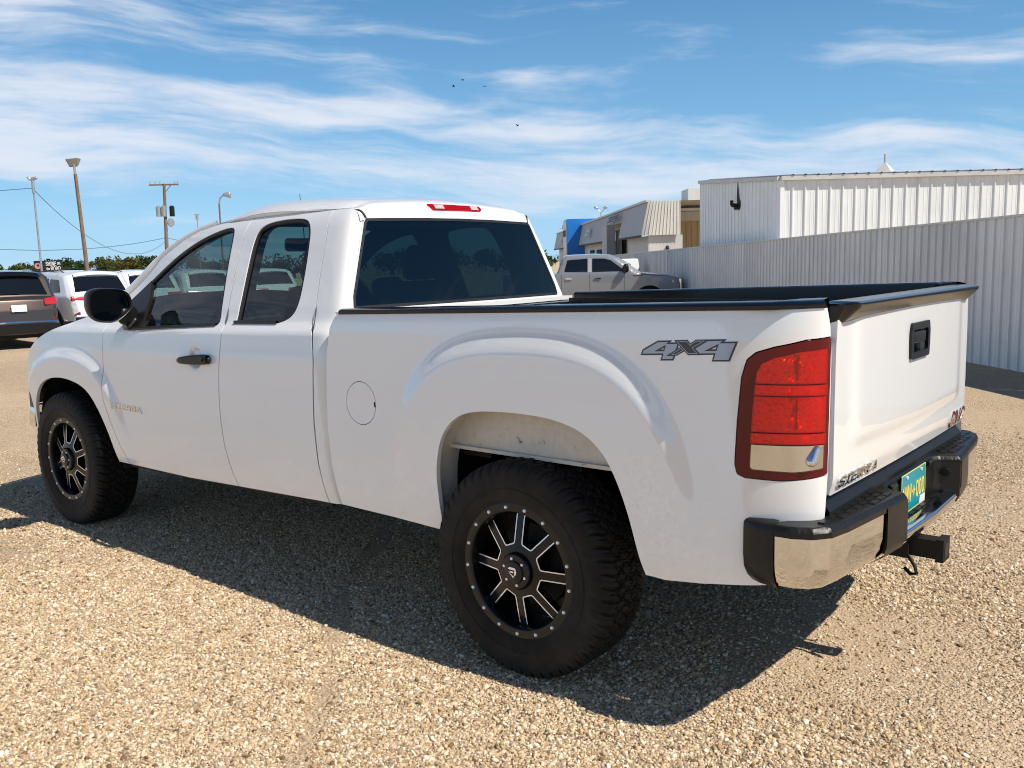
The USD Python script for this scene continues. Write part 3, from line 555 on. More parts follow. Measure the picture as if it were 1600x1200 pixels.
recess = rnd([(-1.4, .385), (-1.25, .355), (-1.175, .315), (-1.157, .285), (-1.152, .24), (-1.152, -.24), (-1.157, -.285), (-1.175, -.315), (-1.25, -.355), (-1.4, -.385)], .02)
padp = outl.difference(inner).difference(recess).intersection(sbox(-1.4, -1, -.93, 1))
padp = rnd(max(polys(padp), key=lambda q: q.area), .006)
# rolled top edge
pedge = padp.exterior
def padz(x, y):
    d = shapely.distance(shapely.points(x, y), pedge); q_ = np.clip(1-d/.017, 0, 1); return np.stack([x, y, .776-.017*(1-np.sqrt(np.maximum(1-q_*q_, 0)))], -1)
padm = panel(padz, padp, h=.009, flange=0, out=(0, 0, 1))
rim_ = np.array(shapely.segmentize(pedge, .012).coords); skirt = grid(np.array([np.column_stack([rim_, np.full(len(rim_), .7592)]), np.column_stack([rim_, np.full(len(rim_), .742)])]))
obj('step_pad', join(padm, skirt), PLASTIC, bump_h, 50)
rw = recess.buffer(.001).boundary.buffer(.007).intersection(sbox(-1.246, -.38, -1.0, .38))
obj('recess_wall', extr(rw, .140, .612), PLASTIC, bump_h, 40)
low = recess.intersection(Polygon(np.vstack([full, [(-.8, -.9), (-.8, .9)]]).tolist()).buffer(-.004))
obj('lower_step', extr(low, .012, .612), PLASTIC, bump_h, 35)
rng = np.random.default_rng(3)
def tile(x0, x1, y0, y1, z0, h_=.006):
    m = bx(x0, x1, y0, y1, z0, z0+h_); v = np.array(m.vertices); c_ = v.mean(0); top = v[:, 2] > z0+h_/2; v[top, :2] = c_[:2]+(v[top, :2]-c_[:2])*.88
    return trimesh.Trimesh(v, m.faces, process=False)
for s in (1, -1):
    for r_ in range(4):
        for k in range(8):
            y0 = .365+k*.062+(r_ % 2)*.031; x0 = -1.108-r_*.0255
            q = sbox(x0-.022, y0, x0, y0+.056)
            if padp.buffer(-.018).contains(q): obj('tread_block', tile(x0-.022, x0, s*y0, s*(y0+.056), .7755), PLASTIC, bump_h)
for r_ in range(3):
    for k in range(11):
        y0 = -.33+k*.072+(r_ % 2)*.03; x0 = -1.168-r_*.024; q = sbox(x0-.020, y0, x0, y0+.062)
        if low.buffer(-.006).contains(q): obj('tread_block', tile(x0-.020, x0, y0, y0+.062, .623), PLASTIC, bump_h)
# top cover strip under the tailgate
cpr = [(-1.06, .829), (-1.098, .829), (-1.112, .824), (-1.138, .792), (-1.140, .772), (-1.06, .772)]
cg = grid(np.array([[(x_, y_, z_) for x_, z_ in cpr] for y_ in np.linspace(-.795, .795, 12)])); obj('cover_strip', cg if (cg.face_normals@np.array([-.6, 0, 1.])).mean() > 0 else flip(cg), PLASTIC, bump_h, 25)
for y in (-.318, ): 
    for z_ in (.712,): obj('plug', cyl((-1.20, y-.03, z_), (-1.20, y+.012, z_), .016), PLASTIC, bump_h, 35)
for y in (.235, -.235): obj('plate_lamp', rbox(-1.170, -1.150, y-.03, y+.03, .752, .772, .006), PLASTIC, bump_h, 40)
# number plate
pl = obj('number_plate', extr(rnd([(-.152, -.0762), (.152, -.0762), (.152, .0762), (-.152, .0762)], .006), .002), PLATE_BLUE, T)
def on_plate(m, u, w): return to_plane(m, (-1.1655, -u, .704+w), (0, -1, 0), (.0, 0, 1))
UsdGeom.Mesh(pl).GetPointsAttr().Set(Vt.Vec3fArray.FromNumpy(np.array(to_plane(extr(rnd([(-.152, -.0762), (.152, -.0762), (.152, .0762), (-.152, .0762)], .006), .002), (-1.163, 0, .704), (0, -1, 0), (0, 0, 1)).vertices, np.float32)))
obj('plate_letters', on_plate(text_on('NMW', .066, .105, .0012), -.082, -.006), PLATE_YELLOW, pl); obj('plate_digits', on_plate(text_on('000', .066, .105, .0012), .082, -.006), PLATE_YELLOW, pl)
zia = [Point(0, 0).buffer(.0085)]+[sbox(-.0016+o, .010, .0016+o, L) for o, L in ((-.006, .020), (-.002, .026), (.002, .026), (.006, .020))]
zz4 = shapely.union_all([affinity.rotate(shapely.union_all(zia), a, origin=(0, 0)) for a in (0, 90, 180, 270)])
obj('sun_symbol', on_plate(extr(affinity.scale(zz4, .75, .75, origin=(0, 0)), .0012), 0, -.006), PLATE_YELLOW, pl)
obj('symbol_centre', on_plate(extr(Point(0, 0).buffer(.0045), .0016), 0, -.006), PLATE_RED, pl)
obj('plate_sticker', on_plate(extr(rnd([(.075, -.073), (.148, -.073), (.148, -.045), (.085, -.045)], .003), .0014), 0, 0), PLATE_WHITE, pl)
obj('plate_border', on_plate(extr(rnd([(-.152, -.0762), (.152, -.0762), (.152, .0762), (-.152, .0762)], .006).difference(rnd([(-.149, -.073), (.149, -.073), (.149, .073), (-.149, .073)], .005)), .001), 0, 0), PLATE_YELLOW, pl)
for y in (.09, -.09): obj('plate_bolt', cyl((-1.163, y, .765), (-1.170, y, .765), .007, n=8), BOLT, pl)
# hitch
ht = bx(-1.30, -.85, -.0375, .0375, .455, .53)
hitch = obj('tow_hitch', join(bx(-1.27, -.95, -.034, .034, .455, .525), *[q for q in (bx(-1.290, -1.262, -.042, .042, .447, .533),)]), FRAME, T)
obj('hitch_opening', bx(-1.2915, -1.278, -.027, .027, .463, .517), SEAL, hitch)
obj('hitch_plate', join(bx(-1.17, -1.02, .05, .062, .45, .56), bx(-1.17, -1.02, -.062, -.05, .45, .56), bx(-1.0, -.93, -.5, .5, .45, .53)), FRAME, hitch)
obj('chain_loop', tube([(-1.17, .056, .46), (-1.20, .075, .43), (-1.21, .085, .405), (-1.185, .075, .395), (-1.16, .06, .41)], .007, 8), FRAME, hitch, True)

# ------------------------------------------------------------------ underside
for s in (1, -1):
    obj('frame_rail', join(bx(-1.1, 4.2, s*.42, s*.50, .50, .64), bx(-.95, .95, s*.43, s*.49, .64, .838)), FRAME, T)
    obj('leaf_spring', tube([(-.85, s*.56, .60), (-.4, s*.56, .50), (0, s*.56, .47), (.4, s*.56, .49), (.75, s*.56, .58)], .03, 6), FRAME, T, True)
    obj('shock_absorber', cyl((.1, s*.5, .42), (.25, s*.46, .85), .03), FRAME, T, 35)
    # rear wheel well: painted outer lip, front closing panel, dark inner liner
    ring = np.array(shapely.segmentize(LineString([p for p in ARCH_R.exterior.coords if p[1] > .47]), .05).coords)
    ring = np.array([p for p in ring if p[1] > .48])
    k = int(np.argmax(np.linalg.norm(np.diff(np.vstack([ring, ring[:1]]), axis=0), axis=1))); ring = np.roll(ring, -k-1, axis=0)
    big = np.array([(x_-(.0), z_) for x_, z_ in ring])
    ctr = np.array([0, .6]); bigger = ctr+(ring-ctr)*[1.07, 1.05]
    yb_ = Ybed(ring[:, 0], ring[:, 1]); P = np.array([np.column_stack([q[:, 0], y_, q[:, 1]]) for q, y_ in ((ring, yb_-.016), (bigger, yb_-.03), (bigger, .86+0*yb_), (bigger, .80+0*yb_))])
    g = grid(P); obj('wheel_well_lip', g if s > 0 else mirror(g), WELL, T, True)
    P = np.array([np.column_stack([q[:, 0], np.full(len(q), y_), q[:, 1]]) for q, y_ in ((ctr+(ring-ctr)*[1.07, 1.05], .80), (ctr+(ring-ctr)*[1.07, 1.02], .78), (ctr+(ring-ctr)*[1.05, 1.0], .50))])
    g = grid(P); obj('wheel_well_liner', g if s > 0 else mirror(g), FRAME, T, True)
    obj('bed_lower_panel', join(bx(-.80, 1.0, s*.832, s*.842, .85, 1.10), bx(-.80, 1.0, s*.832, s*.862, .838, .852)), WELL, T)
    obj('rear_brace', bx(-.80, -.50, s*.10, s*.78, .53, .838), FRAME, T)
    shield = rnd([(.455, .46), (.455, .93), (.36, 1.03), (.30, 1.0), (.345, .90), (.375, .78), (.38, .46)], .02)
    # front closing panel, seen through the arch: a curved painted sheet
    zc = np.linspace(.46, 1.03, 12); P = np.array([[(np.interp(z_, [.46, .75, .9, 1.03], [.448, .445, .41, .30])-.012*math.sin(t*PI)+.03*t, float(Ybed(.44, z_))-.02-.18*t*(1-.35*sstep((z_-.75)/.25)), z_) for t in np.linspace(0, 1, 8)] for z_ in zc])
    g = grid(P); obj('splash_panel', g if s > 0 else mirror(g), WELL, T, True)
    ring = np.array([p for p in np.array(shapely.segmentize(LineString(ARCH_F.exterior.coords), .05).coords) if p[1] > .42])
    k = int(np.argmax(np.linalg.norm(np.diff(np.vstack([ring, ring[:1]]), axis=0), axis=1))); ring = np.roll(ring, -k-1, axis=0); ctr = np.array([3.6, .55])
    P = np.array([np.column_stack([q[:, 0], np.full(len(q), y_), q[:, 1]]) for q, y_ in ((ctr+(ring-ctr)*1.03, .90), (ctr+(ring-ctr)*1.06, .86), (ctr+(ring-ctr)*1.06, .48))])
    g = grid(P); obj('wheel_well_liner', g if s > 0 else mirror(g), FRAME, T, True)
obj('bed_crossmember', join(bx(-.5, .95, -.36, .36, .70, .84), bx(-.20, .0, -.80, .80, .80, .84), bx(-.6, -.45, -.80, .80, .78, .84), bx(.25, .40, -.80, .80, .80, .84)), FRAME, T)
obj('rear_axle', join(cyl((0, -.75, .418), (0, .75, .418), .045), hull([((0, .0, .418), .13), ((-.08, 0, .418), .11)])), FRAME, T, 40)
obj('front_axle', cyl((3.646, -.75, .43), (3.646, .75, .43), .04), FRAME, T, 40)
obj('exhaust', join(tube([(2.6, -.25, .48), (1.5, -.3, .46), (.6, -.3, .50), (.2, -.3, .62), (-.4, -.32, .62), (-.9, -.62, .52), (-.98, -.80, .50)], .032, 10), hull([((.6, -.3, .50), .1), ((1.3, -.3, .48), .1)])), FRAME, T, True)
obj('spare_tyre', trimesh.creation.torus(.28, .09, major_sections=32, minor_sections=12, transform=trimesh.transformations.translation_matrix([-.62, 0, .66])), RUBBER, T, True)
obj('underbody', join(bx(1.08, 4.1, -.80, .80, .56, .62), bx(1.2, 3.0, -.45, -.1, .45, .56), bx(2.2, 3.3, -.3, .3, .38, .6)), FRAME, T)
obj('fuel_tank', rbox(.55, 1.6, .10, .42, .45, .6, .04), FRAME, T, 40)

# ------------------------------------------------------------------ wheels
R_T, HUBZ, TY = .4255, .4185, .836
def tyre_mesh():
    prof = np.array([(.112, .252), (.122, .262), (.134, .285), (.1405, .32), (.1405, .345), (.137, .372), (.132, .392), (.126, .407), (.117, .417), (.105, .4225), (.09, .4245)])
    nt = 640; a = np.linspace(0, 2*PI, nt, endpoint=False)
    w = np.linspace(.088, -.088, 41)
    pr = np.vstack([prof, np.column_stack([w, R_T-.002*(w/.09)**2]), (prof*[-1, 1])[::-1]])
    A, Wd = np.meshgrid(a, pr[:, 0], indexing='ij'); Rr = np.broadcast_to(pr[:, 1], A.shape).copy()
    nb = 52; u = A/(2*PI)*nb
    depth = np.zeros_like(Rr); inside = Rr > .385
    for kx, wy in ((0, .016), (1, -.016), (0, .052), (1, -.052), (.5, .092), (.2, -.092)):
        pass
    # zig-zag circumferential grooves and slanted cross grooves
    g = np.zeros_like(Rr)
    for yc, ph in ((.062, 0), (.021, .5), (-.021, 0), (-.062, .5)):
        d = np.abs(Wd-yc-.008*np.sign(np.sin((u+ph)*2*PI))*np.minimum(1, np.abs(np.sin((u+ph)*2*PI))*2.5)); g = np.maximum(g, sstep((.0055-d)/.002))
    for k, (y0, y1, sl_, ph) in enumerate(((.062, .16, .9, 0), (.021, .062, -1.6, .3), (-.021, .021, 1.8, .1), (-.062, -.021, -1.6, .55), (-.16, -.062, .9, .35))):
        d = np.abs(((u+ph+Wd*sl_*8) % 1)-.5)*(2*PI*R_T/nb); g = np.maximum(g, sstep((.006-d)/.002)*((Wd >= y0) & (Wd <= y1)))
    d2 = np.abs(((u*2+.2+Wd*9) % 1)-.5)*(2*PI*R_T/nb/2); g = np.maximum(g, .5*sstep((.0018-d2)/.001))
    Rr = Rr-.012*g*sstep((Rr-.39)/.02)
    # sidewall biting blocks
    bl = sstep((np.sin(u*2*PI)-.2)/.3)*((Rr > .372) & (Rr < .405)); Wd = Wd+np.sign(Wd)*.003*bl
    # raised rings
    P = np.stack([Rr*np.cos(A), Wd, Rr*np.sin(A)], -1)
    return flip(grid(P, wrap_u=True))
TYRE = tyre_mesh()
def win(k):
    a = PI/2+PI/8+k*PI/4; t0 = .022
    # gap between two spokes: sides parallel to the spokes, rounded inner end
    p = []
    half_ang = PI/8
    for r_, sgn in ((.232, 1), (.108, 1), (.108, -1), (.232, -1)):
        hw = .0205
        th = half_ang-math.asin(hw/r_); p.append((r_*math.cos(a+sgn*th), r_*math.sin(a+sgn*th)))
    arc = [(.232*math.cos(a+t), .232*math.sin(a+t)) for t in np.linspace(-half_ang+math.asin(.0205/.232), half_ang-math.asin(.0205/.232), 8)]
    q = Polygon([p[1], p[2]]+arc)
    return q.buffer(-.008, quad_segs=6).buffer(.008, quad_segs=6)
WINS = [win(k) for k in range(8)]
def yup(m, y0):  # xy-plane mesh (z thickness) -> plane y = y0 facing +y ; local x -> +x, local y -> z
    v = np.asarray(m.vertices); return trimesh.Trimesh(np.column_stack([v[:, 0], y0+v[:, 2], v[:, 1]]), m.faces[:, ::-1], process=False)
def dish(m, f):
    v = np.array(m.vertices); r_ = np.hypot(v[:, 0], v[:, 2]); v[:, 1] += f(r_); return trimesh.Trimesh(v, m.faces, process=False)
DISH = lambda r_: np.interp(r_, [0, .075, .11, .18, .232], [.006, .004, -.004, -.018, -.030])
def sheet(P, y0, h=.014):  # triangulated plate with thickness
    m = panel(lambda u, v: np.stack([u, np.zeros_like(u), v], -1), P, h=h, flange=.030, out=(0, 1, 0)); v = np.array(m.vertices); v[:, 1] += y0; return trimesh.Trimesh(v, m.faces, process=False)
face = Point(0, 0).buffer(.236, quad_segs=24).difference(shapely.union_all(WINS))
FACE_Y = .112
SPOKES = dish(sheet(face, FACE_Y), DISH)
mil = [trimesh.Trimesh(np.array(q_.vertices)+[0, FACE_Y+.0012, 0], q_.faces, process=False) for q_ in [dish(panel(lambda u, v: np.stack([u, np.zeros_like(u), v], -1), p, h=.008, flange=0, out=(0, 1, 0)), DISH) for w in WINS for p in polys(w.buffer(.0048).difference(w.buffer(.0002)).intersection(Point(0, 0).buffer(.222)))]]
RING = revolve_y([(.100, .226), (.118, .228), (.1235, .233), (.1245, .237), (.1245, .262), (.122, .268), (.112, .270), (.100, .268)], 96)
BARREL = join(revolve_y([(.10, .232), (.06, .225), (-.02, .222), (-.10, .235), (-.12, .25)], 64), revolve_y([(-.02, .222), (-.02, .01)], 48))
BRAKE = join(cyl((0, .0, 0), (0, .02, 0), .165, n=48), cyl((0, .02, 0), (0, .07, 0), .09, n=32))
CAP = revolve_y([(.10, .075), (.126, .073), (.134, .066), (.136, .045), (.143, .042), (.148, .030), (.149, .0005)], 40)
BOLTS = [join(revolve_y([(.1243, .0075), (.1285, .0068), (.1305, .004), (.1308, .0003)], 10, .2495*math.cos(a), .2495*math.sin(a))) for a in 1.393+np.arange(17)*2*PI/17]
LUGS = [cyl((.052*math.cos(a), .130, .052*math.sin(a)), (.052*math.cos(a), .1395, .052*math.sin(a)), .0055, n=6) for a in np.arange(6)*PI/3+.3]
em = shapely.union_all([Polygon([(-.021, .012), (-.012, .021), (.014, .021), (.020, .013)]), Polygon([(-.021, .008), (-.012, .012), (-.009, -.012), (-.018, -.004)]), Polygon([(-.006, .006), (.010, .006), (.013, .0005), (-.006, .0005)]), Polygon([(-.005, -.019), (-.009, -.013), (.012, .002-.004), (.020, .004)])])
EMBL = yup(extr(em, .0015), .149)
def lipr(): return revolve_y([(.1415, .318), (.1428, .322), (.1415, .326)], 96)
for k, (wx, s) in enumerate(((0, 1), (3.646, 1), (0, -1), (3.646, -1))):
    h = UsdGeom.Xform.Define(stage, path_for('wheel', T)); rot = {0: 0, 1: .35, 2: 1.1, 3: .6}[k]
    h.AddTranslateOp().Set(Gf.Vec3d(wx, s*TY, HUBZ))
    if s < 0: h.AddRotateZOp().Set(180.0)
    if rot: h.AddRotateYOp().Set(math.degrees(rot))
    hp = h.GetPrim()
    obj('tyre', TYRE, RUBBER, hp, 50); obj('sidewall_ring', lipr(), RUBBER, hp, True)
    obj('rim_barrel', BARREL, WHEELBLACK, hp, 40); obj('spoke_face', SPOKES, WHEELBLACK, hp, 35); [obj('milled_edge', q_, MILLED, hp, True) for q_ in mil]
    obj('rim_ring', RING, WHEELBLACK, hp, 40); [obj('rim_bolt', q_, BOLT, hp, 50) for q_ in BOLTS]; obj('centre_cap', CAP, GLOSSBLACK, hp, 40); [obj('lug_nut', q_, BOLT, hp, 40) for q_ in LUGS]
    obj('cap_emblem', EMBL, MILLED, hp); obj('brake_disc', BRAKE, FRAME, hp, 40)

# ------------------------------------------------------------------ mirrors
for s in (1, -1):
    M = (lambda m: m) if s > 0 else mirror
    sec = [(0, 1.0, 0), (.02, 1.02, 0), (.05, .98, .004), (.09, .86, .012), (.125, .62, .022), (.145, .3, .03)]
    a = np.linspace(0, 2*PI, 40, endpoint=False); P = []
    def shape(t):  # outline in (y, z) about the centre, upright D with a cut lower inner corner
        yy = np.sign(np.cos(t))*np.abs(np.cos(t))**.62*.125; zz = np.sign(np.sin(t))*np.abs(np.sin(t))**.7*.094
        zz = zz+.008*(yy/.125); cut = np.clip((-yy/.125)+(-zz/.094)-1.15, 0, 1); return yy+cut*.045, zz+cut*.04
    yy, zz = shape(a)
    for dx, sc, dz in sec: P.append(np.column_stack([np.full(40, 2.76+dx), 1.052+yy*sc-.02*dx, 1.402+zz*sc+dz]))
    inr = []
    for dx, sc in ((0, 1.0), (-.006, .97), (-.004, .93), (.012, .90)): inr.append(np.column_stack([np.full(40, 2.76+dx), 1.052+yy*sc, 1.402+zz*sc]))
    shell = grid(np.array(inr[::-1]+P[1:]), wrap_v=True); cap = trimesh.Trimesh(np.vstack([P[-1], P[-1].mean(0)]), [[i, (i+1) % 40, 40] for i in range(40)], process=False)
    sh = join(shell, cap); c_ = np.array([2.8, 1.05, 1.4]); sh = sh if ((sh.triangles_center-c_)*sh.face_normals).sum(1).mean() > 0 else flip(sh)
    tilt = np.array([.028, 0, 0])
    mr = obj('door_mirror', M(sh), PLASTIC, T, 40)
    gl_ = trimesh.Trimesh(np.vstack([inr[3]+(inr[3]-inr[3].mean(0))[:, 1:2]*np.array([-.05, 0, 0]), inr[3].mean(0)]), [[(i+1) % 40, i, 40] for i in range(40)], process=False)
    gl_ = gl_ if gl_.face_normals.mean(0)[0] < 0 else flip(gl_)
    obj('mirror_glass', M(gl_), mat('mirror_glass' if s > 0 else 'mirror_glass_2', base_color=(.10, .12, .125), metallic=1.0, roughness=.01), mr)
    obj('mirror_arm', M(join(hull([((2.80, .965, 1.36), .035), ((2.80, .965, 1.32), .03), ((2.83, .895, 1.30), .03), ((2.83, .895, 1.36), .03)]), hull([((2.80, .935, 1.275), .016), ((2.87, .92, 1.27), .016), ((2.88, .905, 1.31), .02), ((2.80, .90, 1.31), .02)]))), PLASTIC, mr, 50)

# ------------------------------------------------------------------ cabin
for y in (.37, -.37):
    st_ = obj('front_seat', join(hull([((1.95, y-.2, .98), .05), ((1.95, y+.2, .98), .05), ((1.80, y-.16, 1.44), .05), ((1.80, y+.16, 1.44), .05), ((2.0, y, .98), .06)]), hull([((1.95, y-.2, .92), .07), ((1.95, y+.2, .92), .07), ((2.42, y-.2, .95), .06), ((2.42, y+.2, .95), .06)])), FABRIC, T, 50)
    obj('headrest', join(hull([((1.78, y-.09, 1.54), .045), ((1.78, y+.09, 1.54), .045), ((1.76, y-.08, 1.66), .04), ((1.76, y+.08, 1.66), .04)]), cyl((1.79, y-.05, 1.44), (1.78, y-.05, 1.55), .008), cyl((1.79, y+.05, 1.44), (1.78, y+.05, 1.55), .008)), FABRIC, st_, 50)
obj('rear_seat', join(hull([((1.22, -.6, 1.0), .05), ((1.22, .6, 1.0), .05), ((1.16, -.6, 1.36), .05), ((1.16, .6, 1.36), .05)]), hull([((1.25, -.6, .9), .06), ((1.25, .6, .9), .06), ((1.6, -.6, .92), .05), ((1.6, .6, .92), .05)])), FABRIC, T, 50)
obj('dashboard', hull([((2.78, -.72, 1.16), .06), ((2.78, .72, 1.16), .06), ((3.1, -.70, 1.27), .05), ((3.1, .70, 1.27), .05), ((2.95, -.72, .85), .05), ((2.95, .72, .85), .05)]), INTERIOR, T, 50)
sw = trimesh.creation.torus(.185, .015, major_sections=40, minor_sections=10); sw.apply_transform(trimesh.transformations.rotation_matrix(-1.12, [0, 1, 0])); sw.apply_translation([2.56, .37, 1.20])
obj('steering_wheel', join(sw, hull([((2.57, .37, 1.2), .06), ((2.80, .37, 1.08), .04)]), hull([((2.56, .21, 1.2), .012), ((2.56, .53, 1.2), .012)])), INTERIOR, T, 50)
obj('cabin_floor', bx(1.1, 3.1, -.82, .82, .63, .66), INTERIOR, T)
obj('headliner', flip(grid(ROOF(U, np.clip(V, -.62, .62))-[0, 0, .045])) , INTERIOR, T, True)
obj('rear_view_mirror', hull([((2.42, -.1, 1.70), .02), ((2.42, .1, 1.70), .02), ((2.42, -.1, 1.74), .02), ((2.42, .1, 1.74), .02)]), INTERIOR, T, 40)
obj('cab_rear_trim', bx(1.085, 1.10, -.80, .80, .66, 1.385), INTERIOR, T)
obj('firewall', bx(3.05, 3.08, -.85, .85, .5, 1.33), INTERIOR, T)
# aerial on the right front fender
obj('aerial', tube([(3.35, -.80, 1.36), (3.40, -.80, 1.75), (3.43, -.80, 2.12)], [.005, .004, .002], 6), SEAL, T, True)
# ------------------------------------------------------------------ ground
FWD = np.array([math.cos(YAW), math.sin(YAW)])
def ground_z(x, y):
    """the lot falls away very gently ahead of the parked truck"""
    d = (np.asarray(x)+2.155)*FWD[0]+(np.asarray(y)-3.583)*FWD[1]
    return -.009*np.clip(d-8.5, 0, 45)*sstep((d-7)/6)
STONES = [(0, (0.171, 0.102, 0.054)), (.14, (0.321, 0.220, 0.126)), (.32, (0.483, 0.366, 0.238)), (.52, (0.593, 0.484, 0.337)), (.66, (0.433, 0.312, 0.188)), (.8, (0.693, 0.606, 0.467)), (.92, (0.333, 0.258, 0.183)), (1, (0.543, 0.390, 0.225))]
GRAVEL = mat('gravel', {'tc': ('geometry', {}), 'v': ('voronoi_texture', {'scale': 74.0, 'feature': 'f1', 'randomness': 1.0}), 's': ('separate_color', {}), 'r': ('rgb_ramp', {'ramp': STONES}),
    'v2': ('voronoi_texture', {'scale': 140.0, 'feature': 'f1'}), 's2': ('separate_color', {}), 'r2': ('rgb_ramp', {'ramp': STONES}),
    'n': ('noise_texture', {'scale': .55, 'detail': 5.0, 'roughness': .6}), 'nm': ('map_range', {'from_min': .42, 'from_max': .66, 'clamp': True}), 'mx': ('mix_color', {'fac': .45}),
    'sand': ('mix_color', {'b': (.44, .335, .23)}), 'sf': ('math', {'math_type': 'multiply', 'value2': .7}), 'bd': ('vector_math', {'math_type': 'distance', 'vector2': (-.85, -.10, 0.0)}), 'bm': ('map_range', {'from_min': .75, 'from_max': .2, 'to_min': 0.0, 'to_max': .8, 'clamp': True}), 'bmx': ('math', {'math_type': 'maximum'}), 'bst': ('math', {'math_type': 'multiply_add', 'value2': -.75, 'value3': .9}), 'rd': ('vector_math', {'math_type': 'dot_product', 'vector2': (.757, .653, 0.0)}), 'ra': ('math', {'math_type': 'add', 'value2': -1.4063}), 'rb': ('math', {'math_type': 'absolute'}), 'rm': ('map_range', {'from_min': .16, 'from_max': .03, 'to_min': 0.0, 'to_max': .6, 'clamp': True}), 'rmx': ('math', {'math_type': 'maximum'}),
    'n3': ('noise_texture', {'scale': .16, 'detail': 4.0}), 'tone': ('rgb_ramp', {'ramp': [(.3, (.88, .85, .82)), (.7, (1.06, 1.05, 1.03))]}), 'tn': ('mix_color', {'blend_type': 'multiply', 'fac': 1.0, 'use_clamp': False}),
    'b': ('bump', {'distance': .014, 'strength': .9, 'invert': True}), 'b2': ('bump', {'distance': .005, 'strength': .8, 'invert': True}), 'p': ('principled_bsdf', {'roughness': .88, 'specular_ior_level': .25})},
    [('tc.position', 'v.vector'), ('tc.position', 'v2.vector'), ('tc.position', 'n.vector'), ('tc.position', 'n3.vector'), ('v.color', 's.color'), ('s.r', 'r.fac'), ('v2.color', 's2.color'), ('s2.g', 'r2.fac'), ('r.color', 'mx.a'), ('r2.color', 'mx.b'),
     ('n.fac', 'nm.value'), ('nm.result', 'sf.value1'), ('tc.position', 'bd.vector1'), ('bd.value', 'bm.value'), ('bm.result', 'bmx.value1'), ('sf.value', 'bmx.value2'), ('tc.position', 'rd.vector1'), ('rd.value', 'ra.value1'), ('ra.value', 'rb.value1'), ('rb.value', 'rm.value'), ('rm.result', 'rmx.value1'), ('bmx.value', 'rmx.value2'), ('rmx.value', 'bst.value1'), ('bst.value', 'b.strength'), ('mx.result', 'sand.a'), ('rmx.value', 'sand.fac'), ('n3.fac', 'tone.fac'), ('sand.result', 'tn.a'), ('tone.color', 'tn.b'), ('tn.result', 'p.base_color'),
     ('v.distance', 'b.height'), ('v2.distance', 'b2.height'), ('b2.normal', 'b.normal'), ('b.normal', 'p.normal')])
def sym(a): return np.concatenate([-a[::-1], a])
gx = np.unique(np.concatenate([np.linspace(-60, 80, 90), np.linspace(-2500, -60, 12), np.linspace(80, 2500, 12)]))
gy = np.unique(np.concatenate([np.linspace(-100, 40, 90), np.linspace(-2500, -100, 12), np.linspace(40, 2500, 12)]))
GX, GY = np.meshgrid(gx, gy, indexing='ij')
gm_ = grid(np.stack([GX, GY, ground_z(GX, GY)], -1)); gm_ = gm_ if gm_.face_normals.mean(0)[2] > 0 else flip(gm_)
obj('gravel_ground', gm_, GRAVEL, smooth=True, kind='structure')
# loose stones lying on the ground near the camera
rng = np.random.default_rng(11)
pi = UsdGeom.PointInstancer.Define(stage, '/World/loose_gravel'); tag(pi.GetPrim(), kind='stuff', label='loose tan and white gravel stones on the ground', cat='gravel')
protos = []
SC = [(0.161, 0.098, 0.054), (0.333, 0.229, 0.131), (0.483, 0.366, 0.238), (0.593, 0.487, 0.346), (0.714, 0.635, 0.503), (0.412, 0.298, 0.175), (0.281, 0.220, 0.157), (0.534, 0.381, 0.211), (0.573, 0.474, 0.350), (0.453, 0.342, 0.220)]
for k, c_ in enumerate(SC):
    m = trimesh.creation.icosphere(1, 1.0); v = np.array(m.vertices); v = v*(1+.55*(meshkit.noise(v*1.3+k*7.1, k)-.5)[:, None]); v *= [1, .8, .55]; v += .05*rng.standard_normal(v.shape)
    sm_ = mat(f'stone_{k}', {'tc': ('geometry', {}), 'n': ('noise_texture', {'scale': 130.0, 'detail': 3.0}), 'r': ('rgb_ramp', {'ramp': [(.3, tuple(np.array(c_)*.8)), (.7, tuple(np.minimum(.85, np.array(c_)*1.15)))]}), 'p': ('principled_bsdf', {'roughness': .85, 'specular_ior_level': .25})}, [('tc.position', 'n.vector'), ('n.fac', 'r.fac'), ('r.color', 'p.base_color')])
    o = usdkit.mesh(stage, f'/World/loose_gravel/stone_{k:03d}' if k else '/World/loose_gravel/stone', (v, m.faces), sm_, smooth=60); protos.append(o.GetPath())
RUT0, RUTN, BARE = (.724, 1.314), (.757, .653), (-.85, -.10)
N = 860000
dist = 2.3*(9.5/2.3)**rng.random(N)**.8; ang = YAW+rng.uniform(-.72, .72, N)
X = CAM[0]+dist*np.cos(ang); Y = CAM[1]+dist*np.sin(ang)
sand = meshkit.fbm(np.stack([X*.55, Y*.55, 0*X], 1), 4, 5)
# a worn wheel rut and a bare patch of fines
rut = np.abs((X-RUT0[0])*RUTN[0]+(Y-RUT0[1])*RUTN[1]+.05*np.sin(X*4)); sand = np.maximum(sand, .66*np.exp(-(rut/.11)**2)*(.6+.8*meshkit.noise(np.stack([X*3, Y*3, 0*X], 1), 8)))
sand = np.maximum(sand, .68*np.exp(-(np.hypot(X-BARE[0], Y-BARE[1])/.55)**2)*(.55+.9*meshkit.noise(np.stack([X*5, Y*5, 0*X], 1), 4)))
keep = rng.random(N) < np.clip(1.15-1.6*np.clip(sand-.47, 0, 1)*4, .12, 1)*np.clip((9.6-dist)/2.5, 0, 1)*np.clip(dist/4.2, .45, 1)
X, Y, dist = X[keep], Y[keep], dist[keep]; n = len(X)
size = np.exp(rng.normal(math.log(.0041), .42, n)).clip(.0024, .0125)
pi.CreatePrototypesRel().SetTargets(protos)
pi.CreateProtoIndicesAttr(Vt.IntArray.FromNumpy(rng.choice(len(SC), n, p=np.array([.06, .12, .17, .17, .09, .11, .06, .10, .07, .05])).astype(np.int32)))
